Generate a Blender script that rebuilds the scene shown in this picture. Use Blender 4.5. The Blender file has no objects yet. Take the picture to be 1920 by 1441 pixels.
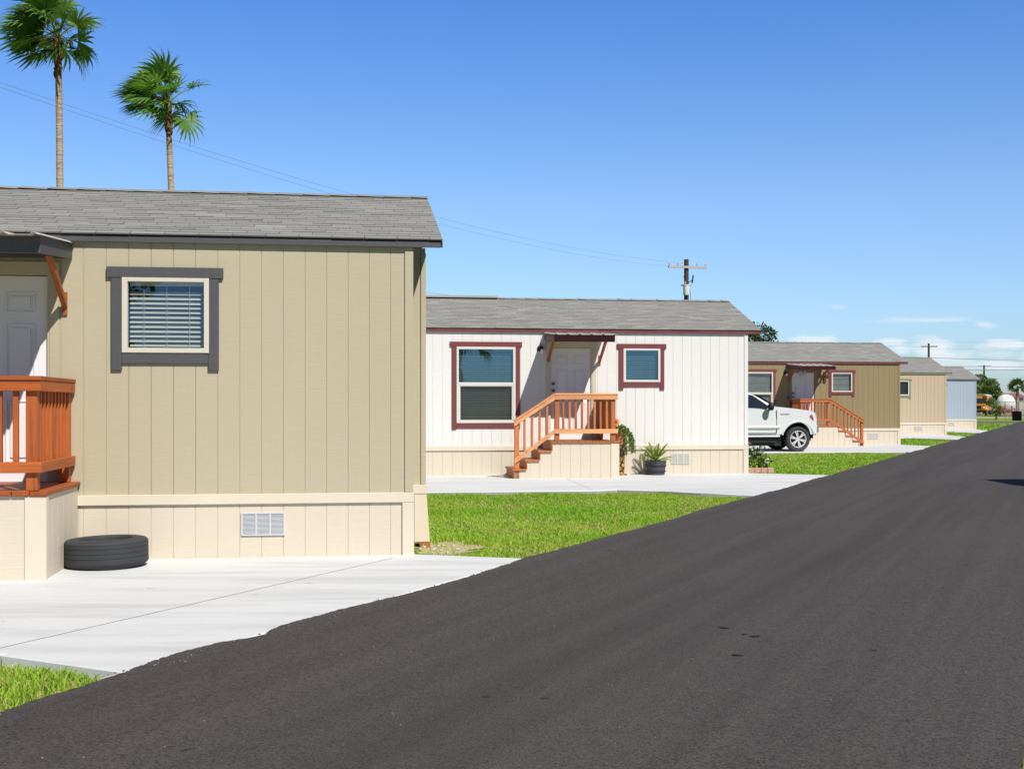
import bpy, math, random
import numpy as np
from mathutils import Vector, Matrix
R = math.radians
rnd = random.Random(7)
S = bpy.context.scene
COL = S.collection
TH = R(7.9)                                   # the homes stand turned this much
SUN = Vector((.5425*.6665, -.839*.6665, .7455)).normalized()

# ---------------------------------------------------------------- materials
MATS = {}
def newmat(name):
    m = bpy.data.materials.new(name); m.use_nodes = True
    nt = m.node_tree; nt.nodes.clear()
    out = nt.nodes.new('ShaderNodeOutputMaterial')
    return m, nt, out
def N(nt, t, **kw):
    n = nt.nodes.new(t)
    for k, v in kw.items():
        if k.startswith('i_'):
            key = k[2:].replace('_', ' ')
            n.inputs[int(key) if key.isdigit() else key].default_value = v
        else: setattr(n, k, v)
    return n
def L(nt, a, b): nt.links.new(a, b)
def c4(c): return (c[0], c[1], c[2], 1)
def coords(nt, scale=(1, 1, 1), kind='Object'):
    tc = N(nt, 'ShaderNodeTexCoord'); mp = N(nt, 'ShaderNodeMapping')
    mp.inputs['Scale'].default_value = scale
    L(nt, tc.outputs[kind], mp.inputs['Vector']); return mp.outputs['Vector']
def noise(nt, vec, scale, detail=4, rough=.55):
    n = N(nt, 'ShaderNodeTexNoise'); n.inputs['Scale'].default_value = scale
    n.inputs['Detail'].default_value = detail; n.inputs['Roughness'].default_value = rough
    L(nt, vec, n.inputs['Vector']); return n.outputs['Fac']
def ramp(nt, fac, stops):
    r = N(nt, 'ShaderNodeValToRGB'); e = r.color_ramp.elements
    while len(e) < len(stops): e.new(.5)
    for i, (p, c) in enumerate(stops):
        e[i].position = p; e[i].color = c4(c) if not isinstance(c, (int, float)) else (c, c, c, 1)
    L(nt, fac, r.inputs['Fac']); return r.outputs['Color']
def mix(nt, fac, a, b, mode='MIX'):
    m = N(nt, 'ShaderNodeMix', data_type='RGBA', blend_type=mode)
    for sock, v in ((m.inputs['Factor'], fac), (m.inputs['A'], a), (m.inputs['B'], b)):
        if hasattr(v, 'links'): L(nt, v, sock)
        elif isinstance(v, (int, float)): sock.default_value = v
        else: sock.default_value = c4(v)
    return m.outputs['Result']
def math_(nt, op, a, b=None, clamp=False):
    m = N(nt, 'ShaderNodeMath', operation=op); m.use_clamp = clamp
    for i, v in enumerate((a, b)):
        if v is None: continue
        if hasattr(v, 'links'): L(nt, v, m.inputs[i])
        else: m.inputs[i].default_value = v
    return m.outputs[0]
def bump(nt, h, strength, dist=.01, prev=None):
    b = N(nt, 'ShaderNodeBump'); b.inputs['Strength'].default_value = strength
    b.inputs['Distance'].default_value = dist; L(nt, h, b.inputs['Height'])
    if prev is not None: L(nt, prev, b.inputs['Normal'])
    return b.outputs['Normal']
def pbsdf(nt, out, col, rough=.6, metal=0., normal=None, spec=.5, **kw):
    p = N(nt, 'ShaderNodeBsdfPrincipled')
    for key, v in (('Base Color', col), ('Roughness', rough), ('Metallic', metal), ('Specular IOR Level', spec)):
        if hasattr(v, 'links'): L(nt, v, p.inputs[key])
        elif key == 'Base Color': p.inputs[key].default_value = c4(v)
        else: p.inputs[key].default_value = v
    if normal is not None: L(nt, normal, p.inputs['Normal'])
    for k, v in kw.items(): p.inputs[k.replace('_', ' ')].default_value = v
    L(nt, p.outputs[0], out.inputs['Surface']); return p

def mul_c(nt, c, k): return mix(nt, 1.0, c, (k, k, k), 'MULTIPLY')
def mul(c, k): return tuple(x*k for x in c)
def m_siding(name, col):
    if name in MATS: return MATS[name]
    m, nt, out = newmat(name)
    v = coords(nt, (5, 5, 95)); v2 = coords(nt, (9, 9, 1.1)); v0 = coords(nt)
    rip = noise(nt, v, 1, 3, .6); gr = noise(nt, v2, 2.2, 5, .6); big = noise(nt, v0, .9, 4)
    dirt = noise(nt, coords(nt, (3, 3, .5)), 1.5, 4, .6)
    c = mix(nt, big, mul(col, .93), mul(col, 1.05))
    c = mix(nt, ramp(nt, rip, [(.35, 0.), (.7, 1.)]), mul(col, .94), c)
    c = mix(nt, ramp(nt, dirt, [(.52, 0.), (.8, .25)]), c, mul((.62, .55, .45), .8*sum(col)/1.3))
    nrm = bump(nt, rip, .4, .004); nrm = bump(nt, gr, .22, .004, nrm)
    pbsdf(nt, out, c, .62, normal=nrm, spec=.35); MATS[name] = m; return m
def m_plain(name, col, rough=.6, metal=0., var=.12, bs=30, bstr=.1, spec=.4):
    if name in MATS: return MATS[name]
    m, nt, out = newmat(name); v = coords(nt)
    big = noise(nt, v, 3, 5); fine = noise(nt, v, bs, 4)
    c = mix(nt, big, mul(col, 1-var), mul(col, 1+var))
    pbsdf(nt, out, c, rough, metal, bump(nt, fine, bstr, .006), spec); MATS[name] = m; return m
def m_trim(name, col):                          # painted rough sawn board
    if name in MATS: return MATS[name]
    m, nt, out = newmat(name)
    a = noise(nt, coords(nt, (3, 60, 60)), 1, 4, .6); b = noise(nt, coords(nt, (30, 30, 5)), 1.4, 4, .6); big = noise(nt, coords(nt), 2, 3)
    h = mix(nt, .5, a, b)
    c = mix(nt, ramp(nt, h, [(.3, 0.), (.62, 1.)]), mul(col, .72), mul(col, 1.08)); c = mix(nt, big, mul(col, .85), c)
    pbsdf(nt, out, c, .55, normal=bump(nt, h, .5, .004), spec=.4); MATS[name] = m; return m
def m_wood(name, col, axis=2):                  # stained lumber, grain along one axis
    if name in MATS: return MATS[name]
    m, nt, out = newmat(name)
    sc = [26, 26, 26]; sc[axis] = 1.6
    oi = N(nt, 'ShaderNodeObjectInfo'); tc = N(nt, 'ShaderNodeTexCoord')
    add = N(nt, 'ShaderNodeVectorMath', operation='ADD'); sc2 = N(nt, 'ShaderNodeVectorMath', operation='SCALE'); sc2.inputs['Scale'].default_value = 31
    L(nt, oi.outputs['Random'], sc2.inputs[0]); L(nt, tc.outputs['Object'], add.inputs[0]); L(nt, sc2.outputs[0], add.inputs[1])
    mp = N(nt, 'ShaderNodeMapping'); mp.inputs['Scale'].default_value = sc; L(nt, add.outputs[0], mp.inputs['Vector'])
    g = noise(nt, mp.outputs['Vector'], 1, 6, .65)
    vo = N(nt, 'ShaderNodeTexVoronoi'); vo.inputs['Scale'].default_value = 3.1; L(nt, add.outputs[0], vo.inputs['Vector'])
    knot = ramp(nt, vo.outputs['Distance'], [(.035, 1.), (.09, 0.)])
    big = noise(nt, add.outputs[0], 3.5, 3)
    c = ramp(nt, g, [(.28, mul(col, .42)), (.5, col), (.72, mul(col, 1.4))])
    c = mix(nt, math_(nt, 'MULTIPLY', big, .7), c, (col[0]*1.15, col[1]*1.5, col[2]*1.7)); c = mix(nt, knot, c, mul(col, .28))
    hs = N(nt, 'ShaderNodeHueSaturation'); L(nt, c, hs.inputs['Color'])
    L(nt, math_(nt, 'ADD', math_(nt, 'MULTIPLY', oi.outputs['Random'], .35), .85), hs.inputs['Value'])
    pbsdf(nt, out, hs.outputs[0], .6, normal=bump(nt, g, .3, .003), spec=.3); MATS[name] = m; return m
def m_attr(name, rough=.8, spec=.2, transl=0., var=.15, bs=120, bstr=.3):
    if name in MATS: return MATS[name]
    m, nt, out = newmat(name)
    at = N(nt, 'ShaderNodeAttribute'); at.attribute_name = 'tint'
    v = coords(nt); f = noise(nt, v, bs, 3); g = noise(nt, v, 4, 4)
    c = mix(nt, math_(nt, 'MULTIPLY', f, var*2), at.outputs['Color'], (.02, .02, .02)) if var else at.outputs['Color']
    p = pbsdf(nt, out, c, rough, normal=bump(nt, f, bstr, .004) if bstr else None, spec=spec)
    if transl:
        tr = N(nt, 'ShaderNodeBsdfTranslucent'); L(nt, c, tr.inputs['Color'])
        mx = N(nt, 'ShaderNodeMixShader'); mx.inputs[0].default_value = transl
        L(nt, p.outputs[0], mx.inputs[1]); L(nt, tr.outputs[0], mx.inputs[2]); L(nt, mx.outputs[0], out.inputs['Surface'])
    MATS[name] = m; return m
def m_pane(name, refl=.3, tint=(.80, .86, .88), gl=(.55, .78, 1), screen=0.):
    if name in MATS: return MATS[name]
    m, nt, out = newmat(name)
    t = N(nt, 'ShaderNodeBsdfTransparent'); t.inputs[0].default_value = c4(tint)
    g = N(nt, 'ShaderNodeBsdfGlossy'); g.inputs['Color'].default_value = c4(gl); g.inputs['Roughness'].default_value = .0
    L(nt, bump(nt, noise(nt, coords(nt), 1.3, 2), .06, .02), g.inputs['Normal'])
    mx = N(nt, 'ShaderNodeMixShader'); mx.inputs[0].default_value = refl
    L(nt, t.outputs[0], mx.inputs[1]); L(nt, g.outputs[0], mx.inputs[2]); last = mx.outputs[0]
    if screen:
        d = N(nt, 'ShaderNodeBsdfDiffuse'); d.inputs[0].default_value = (.06, .07, .066, 1)
        m2 = N(nt, 'ShaderNodeMixShader'); m2.inputs[0].default_value = screen
        L(nt, last, m2.inputs[1]); L(nt, d.outputs[0], m2.inputs[2]); last = m2.outputs[0]
    L(nt, last, out.inputs['Surface']); MATS[name] = m; return m

def m_concrete():
    m, nt, out = newmat('concrete')
    v = coords(nt, kind='Object'); st = coords(nt, (.45, 3.2, 1)); big = noise(nt, v, .45, 5, .6); fine = noise(nt, v, 60, 4)
    stx = noise(nt, st, 1.0, 6, .62)
    c = mix(nt, big, (.60, .62, .635), (.70, .72, .735))
    c = mix(nt, ramp(nt, stx, [(.46, 0.), (.64, .9)]), c, (.43, .44, .445))
    sp = noise(nt, v, 7, 2); c = mix(nt, ramp(nt, sp, [(.70, 0.), (.74, .6)]), c, (.2, .19, .17))
    c = mix(nt, ramp(nt, fine, [(.3, 0.), (.7, 1.)]), mul((.6, .615, .625), .93), c)
    pbsdf(nt, out, c, .8, normal=bump(nt, fine, .12, .004), spec=.25); return m
def m_asphalt():
    m, nt, out = newmat('asphalt')
    v = coords(nt); fine = noise(nt, v, 85, 3, .75); med = noise(nt, v, 24, 4, .65); big = noise(nt, v, .55, 5, .6); fur = noise(nt, v, 9, 4, .6)
    tc = N(nt, 'ShaderNodeTexCoord'); rt = N(nt, 'ShaderNodeMapping'); rt.inputs['Rotation'].default_value = (0, 0, R(25.2)); L(nt, tc.outputs['Object'], rt.inputs['Vector'])
    mp = N(nt, 'ShaderNodeMapping'); mp.inputs['Scale'].default_value = (1.2, .05, 1); L(nt, rt.outputs['Vector'], mp.inputs['Vector']); streak = noise(nt, mp.outputs['Vector'], 1.1, 5, .6)
    mp2 = N(nt, 'ShaderNodeMapping'); mp2.inputs['Scale'].default_value = (4.5, .12, 1); L(nt, rt.outputs['Vector'], mp2.inputs['Vector'])
    c = mix(nt, big, (.057, .050, .0475), (.077, .069, .065))
    c = mix(nt, ramp(nt, streak, [(.35, 0.), (.65, 1.)]), mul_c(nt, c, .84), mul_c(nt, c, 1.18))
    c = mix(nt, ramp(nt, noise(nt, mp2.outputs['Vector'], 1.0, 4, .6), [(.44, 0.), (.68, .4)]), c, (.105, .096, .091))
    c = mix(nt, ramp(nt, fine, [(.36, 1.), (.5, 0.)]), c, (.018, .016, .0155)); c = mix(nt, ramp(nt, fine, [(.54, 0.), (.72, .75)]), c, (.135, .123, .117))
    c = mix(nt, ramp(nt, med, [(.34, .4), (.46, 0.)]), c, (.026, .024, .023)); c = mix(nt, ramp(nt, fur, [(.55, 0.), (.75, .3)]), c, (.11, .102, .098))
    vo = N(nt, 'ShaderNodeTexVoronoi'); vo.inputs['Scale'].default_value = 34; L(nt, v, vo.inputs['Vector'])
    spk = math_(nt, 'MULTIPLY', ramp(nt, vo.outputs['Distance'], [(.06, 1.), (.13, 0.)]), ramp(nt, noise(nt, v, 11, 3), [(.60, 0.), (.66, 1.)]))
    c = mix(nt, math_(nt, 'MULTIPLY', spk, .65), c, (.46, .44, .42))
    oil = math_(nt, 'MULTIPLY', ramp(nt, noise(nt, v, 2.7, 2), [(.725, 0.), (.745, 1.)]), .75)
    c = mix(nt, oil, c, (.013, .012, .012))
    nrm = bump(nt, fine, .6, .012); nrm = bump(nt, med, .4, .015, nrm)
    pbsdf(nt, out, c, .85, normal=nrm, spec=.25); return m
def m_ground():
    m, nt, out = newmat('lawn_soil')
    v = coords(nt); a = noise(nt, v, .55, 5, .6); b = noise(nt, v, 9, 5, .7); d = noise(nt, v, 70, 3)
    g = mix(nt, b, (.12, .20, .022), (.26, .36, .05))
    g = mix(nt, ramp(nt, a, [(.5, 0.), (.68, .75)]), g, (.40, .36, .13))
    g = mix(nt, ramp(nt, d, [(.3, .6), (.55, 0.)]), g, (.06, .09, .015))
    pbsdf(nt, out, g, .9, normal=bump(nt, d, .8, .03), spec=.1); return m
def m_fabric(name, col): return m_plain(name, col, .8)
def m_glossdark(name, col, rough=.03):
    if name in MATS: return MATS[name]
    m, nt, out = newmat(name)
    big = noise(nt, coords(nt), 2.3, 3)
    pbsdf(nt, out, mix(nt, big, mul(col, .6), mul(col, 1.5)), rough, spec=.9, IOR=1.7); MATS[name] = m; return m
def m_paint(name, col):
    if name in MATS: return MATS[name]
    m, nt, out = newmat(name)
    p = pbsdf(nt, out, mix(nt, noise(nt, coords(nt), 2, 3), mul(col, .95), mul(col, 1.03)), .3, 0., spec=.5)
    p.inputs['Coat Weight'].default_value = .8; p.inputs['Coat Roughness'].default_value = .04; MATS[name] = m; return m
def m_sunflower():
    m, nt, out = newmat('sunflower_paint')
    vo = N(nt, 'ShaderNodeTexVoronoi'); vo.inputs['Scale'].default_value = 11; L(nt, coords(nt), vo.inputs['Vector'])
    c = ramp(nt, vo.outputs['Distance'], [(.20, (.04, .015, .01)), (.30, (.55, .20, .02)), (.42, (.5, .33, .05)), (.50, (.03, .028, .015))])
    pbsdf(nt, out, c, .45); return m

# ---------------------------------------------------------------- mesh helper
class MB:
    def __init__(s): s.v, s.f, s.c = [], [], []
    def face(s, pts, col=None):
        i = len(s.v); s.v += [tuple(p) for p in pts]; s.f.append(tuple(range(i, i+len(pts)))); s.c.append(col)
    def add(s, vs, fs, col=None):
        i = len(s.v); s.v += [tuple(p) for p in vs]
        for f in fs: s.f.append(tuple(i+k for k in f)); s.c.append(col)
    def box(s, x0, x1, y0, y1, z0, z1, col=None):
        if x0 > x1: x0, x1 = x1, x0
        if y0 > y1: y0, y1 = y1, y0
        if z0 > z1: z0, z1 = z1, z0
        s.add([(x0,y0,z0),(x1,y0,z0),(x1,y1,z0),(x0,y1,z0),(x0,y0,z1),(x1,y0,z1),(x1,y1,z1),(x0,y1,z1)],
              [(0,3,2,1),(4,5,6,7),(0,1,5,4),(1,2,6,5),(2,3,7,6),(3,0,4,7)], col)
    def beam(s, p, q, w, h, side=(0, 1, 0), col=None):
        p, q = Vector(p), Vector(q); d = (q-p).normalized(); a = Vector(side); a = (a-d*a.dot(d)).normalized(); b = d.cross(a)
        vs = []
        for e in (p, q):
            for i, j in ((-1,-1),(1,-1),(1,1),(-1,1)): vs.append(e+a*(w/2*i)+b*(h/2*j))
        s.add(vs, [(3,2,1,0),(4,5,6,7),(0,1,5,4),(1,2,6,5),(2,3,7,6),(3,0,4,7)], col)
    def prism(s, poly, lo, hi, axis=1, col=None):     # poly in the two other axes, extruded along axis
        n = len(poly)
        def P(a, b, t):
            return {0: (t, a, b), 1: (a, t, b), 2: (a, b, t)}[axis]
        vs = [P(a, b, lo) for a, b in poly]+[P(a, b, hi) for a, b in poly]
        s.add(vs, [tuple(range(n-1, -1, -1)), tuple(range(n, 2*n))]+[(i, (i+1) % n, n+(i+1) % n, n+i) for i in range(n)], col)
    def tube(s, pts, r, n=8, col=None, cap=True):
        pts = [Vector(p) for p in pts]; rs = r if isinstance(r, (list, tuple)) else [r]*len(pts); vs = []; fs = []
        a = None
        for k, p in enumerate(pts):
            d = (pts[min(k+1, len(pts)-1)]-pts[max(k-1, 0)]).normalized()
            if a is None: a = d.orthogonal().normalized()
            a = (a-d*a.dot(d)).normalized(); b = d.cross(a)
            for i in range(n):
                t = 2*math.pi*i/n; vs.append(p+(a*math.cos(t)+b*math.sin(t))*rs[k])
        for k in range(len(pts)-1):
            for i in range(n):
                j = (i+1) % n; fs.append((k*n+i, k*n+j, (k+1)*n+j, (k+1)*n+i))
        if cap: fs += [tuple(range(n-1, -1, -1)), tuple(range((len(pts)-1)*n, len(pts)*n))]
        s.add(vs, fs, col)
    def lathe(s, prof, n=24, o=(0, 0, 0), axis=2, col=None, closed=False):
        vs = []; fs = []; m = len(prof)
        for r, h in prof:
            for i in range(n):
                t = 2*math.pi*i/n; x, y = r*math.cos(t), r*math.sin(t)
                p = {2: (x, y, h), 1: (x, h, y), 0: (h, x, y)}[axis]
                vs.append((p[0]+o[0], p[1]+o[1], p[2]+o[2]))
        for k in range(m if closed else m-1):
            k2 = (k+1) % m
            for i in range(n):
                j = (i+1) % n; fs.append((k*n+i, k*n+j, k2*n+j, k2*n+i))
        s.add(vs, fs, col)
    def blob(s, c, r, n=8, col=None):
        s.lathe([(max(1e-3, r[0]*math.sin(math.pi*k/n)), -r[2]*math.cos(math.pi*k/n)) for k in range(n+1)], n*2, c, col=col)
    def build(s, name, mat, parent=None, smooth=False, bevel=0., loc=None, fixn=False):
        me = bpy.data.meshes.new(name); me.from_pydata(s.v, [], s.f)
        if any(c is not None for c in s.c):
            at = me.color_attributes.new('tint', 'FLOAT_COLOR', 'CORNER'); arr = []
            for f, c in zip(s.f, s.c):
                c = c or (.2, .2, .2); arr += [c[0], c[1], c[2], 1]*len(f)
            at.data.foreach_set('color', arr)
        if fixn:
            import bmesh
            bm = bmesh.new(); bm.from_mesh(me); bmesh.ops.recalc_face_normals(bm, faces=bm.faces); bm.to_mesh(me); bm.free()
        if smooth:
            me.polygons.foreach_set('use_smooth', [True]*len(me.polygons))
        me.materials.append(mat); me.update()
        o = bpy.data.objects.new(name, me); COL.objects.link(o)
        if parent is not None: o.parent = parent
        if loc is not None: o.location = loc
        if bevel:
            b = o.modifiers.new('edge', 'BEVEL'); b.width = bevel; b.segments = 1; b.limit_method = 'ANGLE'
        if smooth:
            try: me.set_sharp_from_angle(angle=R(40))
            except Exception: pass
        return o
def thing(name, label, cat, loc, rz=0., group=None):
    o = bpy.data.objects.new(name, None); COL.objects.link(o); o.empty_display_size = .2
    o.location = loc; o.rotation_euler = (0, 0, rz); o['label'] = label; o['category'] = cat
    if group: o['group'] = group
    return o
def tag(o, label, cat, group=None):
    o['label'] = label; o['category'] = cat
    if group: o['group'] = group
    return o
def kind(o, k):
    o['kind'] = k; return o

# ---------------------------------------------------------------- mobile homes
DARK = m_plain('dark_metal', (.012, .012, .014), .5)
WHITE = m_plain('white_vinyl', (.64, .63, .59), .4, var=.04)
CREAMFR = m_plain('cream_vinyl', (.60, .565, .475), .4, var=.04)
DOORW = m_plain('white_door', (.76, .76, .78), .45, var=.03, bs=12, bstr=.05)
BLIND = m_plain('blind_slats', (.60, .595, .54), .5, var=.06)
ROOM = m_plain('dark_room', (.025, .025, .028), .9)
GALV = m_plain('galvanised_metal', (.60, .62, .65), .4, .15, .1)
SHEET = m_plain('pale_metal_sheet', (.62, .60, .55), .45, .2, .1)
BRASS = m_plain('bronze_knob', (.10, .085, .06), .35, .9)
LAMPG = m_plain('lamp_glass', (.8, .8, .78), .15, var=.02)
SHING = m_attr('roof_shingles', .9, .15, var=.16, bs=160, bstr=.5)
SKIRT = m_siding('cream_skirting', (.625, .555, .45))
SKTRIM = m_plain('cream_trim', (.64, .575, .465), .6, var=.05, bs=40)

def panel_wall(mb, a0, a1, z0, z1, holes, P, step=.2, gw=.006, gd=.0065, top=None):
    """vertical grooved panels in the (a,z) plane; P(a, depth, z) places a point; holes are (a0,a1,z0,z1)"""
    n0 = math.ceil(a0/step-1e-6); gs = []
    k = n0
    while k*step < a1+1e-6:
        if a0+.02 < k*step < a1-.02: gs.append(k*step)
        k += 1
    ed = [a0]+gs+[a1]
    def col(s, e, d):
        cuts = sorted({s, e}|{q for h in holes for q in h[:2] if s < q < e})
        for c0, c1 in zip(cuts, cuts[1:]):
            mid = (c0+c1)/2; segs = [(z0, z1)]
            for h in holes:
                if h[0] < mid < h[1]:
                    nx = []
                    for za, zb in segs:
                        if h[2] > za: nx.append((za, min(zb, h[2])))
                        if h[3] < zb: nx.append((max(za, h[3]), zb))
                    segs = [q for q in nx if q[1]-q[0] > 1e-4]
            for za, zb in segs:
                mb.face([P(c0, d, za), P(c1, d, za), P(c1, d, zb), P(c0, d, zb)])
    for i, (s, e) in enumerate(zip(ed, ed[1:])):
        s2 = s+(gw/2 if i else 0); e2 = e-(gw/2 if i < len(ed)-2 else 0)
        col(s2, e2, 0)
        if i < len(ed)-2:
            col(e2, e2+gw, gd)
            segs = [(z0, z1)]
            for za, zb in segs:
                if not any(h[0] < e < h[1] for h in holes):
                    mb.face([P(e2, 0, za), P(e2, gd, za), P(e2, gd, zb), P(e2, 0, zb)])
                    mb.face([P(e2+gw, gd, za), P(e2+gw, 0, za), P(e2+gw, 0, zb), P(e2+gw, gd, zb)])

def shingles(mb, x0, x1, y0, z0, y1, z1, seed, exp=.108, tab=.305):
    r = random.Random(seed); sl = math.hypot(y1-y0, z1-z0); n = int(round(sl/exp)); d = Vector((0, y1-y0, z1-z0))/sl
    up = Vector((0, -d.z, d.y)) if y1 > y0 else Vector((0, d.z, -d.y)); base = Vector((0, y0, z0)); ex = sl/n; off = 0
    for i in range(n):
        off = (off+.118+r.uniform(-.004, .004)) % tab; x = x0; nx = x0+off if off > .05 else x0+off+tab
        tone = r.uniform(-.008, .008)
        while x < x1-.01:
            xe = min(nx, x1); g = .0022; lift = .009+r.uniform(-.0015, .0045); jit = r.uniform(-.006, .004) if i else r.uniform(-.004, .004)
            k = r.choice((.93, .97, 1, 1, 1.03, 1.12)) * r.uniform(.95, 1.05)
            w = r.uniform(-.012, .012); b = .305*k+tone; col = (b+w*.7+.004, b+.003+w*.2, b-.010-w*.4)
            a = base+d*(ex*i+jit)+up*lift; c = base+d*(ex*(i+1)+.02)+up*.004; f = base+d*(ex*i+jit)-up*.002
            pa = [Vector((x+g, 0, 0))+a, Vector((xe-g, 0, 0))+a, Vector((xe-g, 0, 0))+c, Vector((x+g, 0, 0))+c]
            mb.face(pa if y1 > y0 else pa[::-1], col)
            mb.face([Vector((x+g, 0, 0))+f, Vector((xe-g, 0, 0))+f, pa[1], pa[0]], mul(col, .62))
            x = xe; nx = x+tab

def win(home, trim, frame, pane, o, fr, panes, rail=None, screen=None, sealwidth=.02, blind_gap=.07, slat_tilt=35):
    """o: casing = (left, right, side bottom, top, board h, side w, lower board (z0,z1)); fr: frame rect; panes: glass rects"""
    ul, ur, zb, zt, bh, sw, lb, ear = o
    w = MB()
    w.box(ul, ur, -.032, 0, zt-bh, zt)
    w.box(ul+ear, ul+ear+sw, -.026, 0, zb, zt-bh); w.box(ur-ear-sw, ur-ear, -.026, 0, zb, zt-bh)
    w.box(ul+ear+sw, ur-ear-sw, -.024, 0, lb[0], lb[1])
    W = w.build('window', trim, home, bevel=.004)
    f = MB(); x0, x1, z0, z1 = fr
    gx0 = panes[0][0]; gx1 = panes[0][1]; gz0 = min(p[2] for p in panes); gz1 = max(p[3] for p in panes)
    f.box(x0, gx0, -.034, .03, z0, z1); f.box(gx1, x1, -.034, .03, z0, z1)
    f.box(gx0, gx1, -.033, .03, z0, gz0); f.box(gx0, gx1, -.033, .03, gz1, z1)
    if rail:
        f.box(gx0, gx1, -.030, .028, rail[0], rail[1])
    if len(panes) > 1:
        p = panes[1]
        f.box(gx0, p[0], -.024, .026, gz0, rail[0]); f.box(p[1], gx1, -.024, .026, gz0, rail[0]); 
    if len(panes) > 1: f.box(panes[1][0], panes[1][1], -.022, .026, panes[1][3], rail[0])
    f.build('window_frame', frame, W, bevel=.003)
    for i, p in enumerate(panes):
        g = MB(); g.face([(p[0], .004*(i+1), p[2]), (p[1], .004*(i+1), p[2]), (p[1], .004*(i+1), p[3]), (p[0], .004*(i+1), p[3])])
        g.build('pane', pane if not (i and screen) else screen, W)
    b = MB(); z = gz1-blind_gap; t = R(slat_tilt); r = random.Random(int(abs(ul)*1000))
    b.box(gx0+.01, gx1-.012, .05, .085, gz1-.03, gz1+.02)
    while z > gz0-.01:
        y = .068; hh = .0265; tt = t+r.uniform(-.05, .05); dz = r.uniform(-.002, .002)
        dy = hh*math.cos(tt); dzz = hh*math.sin(tt)
        xa, xb = gx0+.006+r.uniform(0, .004), gx1-.02
        b.face([(xa, y-dy, z-dzz+dz), (xb, y-dy, z-dzz+dz), (xb, y, z+.003), (xa, y, z+.003)])
        b.face([(xa, y, z+.003), (xb, y, z+.003), (xb, y+dy, z+dzz), (xa, y+dy, z+dzz)]); z -= .0435
    wd = gx1-gx0
    for k in ((.2, .5, .8) if wd < .9 else (.12, .3, .5, .7, .88)):
        xc = gx0+wd*k; b.face([(xc-.0025, .040, gz0), (xc+.0025, .040, gz0), (xc+.0025, .040, gz1-.03), (xc-.0025, .040, gz1-.03)])
    b.build('blind', BLIND, W)
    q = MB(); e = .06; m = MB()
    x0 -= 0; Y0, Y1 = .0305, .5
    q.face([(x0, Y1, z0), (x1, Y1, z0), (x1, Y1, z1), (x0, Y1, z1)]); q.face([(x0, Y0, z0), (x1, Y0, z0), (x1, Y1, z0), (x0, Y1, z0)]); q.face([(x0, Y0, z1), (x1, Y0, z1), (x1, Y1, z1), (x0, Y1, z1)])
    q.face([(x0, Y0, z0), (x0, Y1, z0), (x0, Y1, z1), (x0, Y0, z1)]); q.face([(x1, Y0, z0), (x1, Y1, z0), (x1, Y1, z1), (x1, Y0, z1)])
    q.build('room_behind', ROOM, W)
    return W

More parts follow.
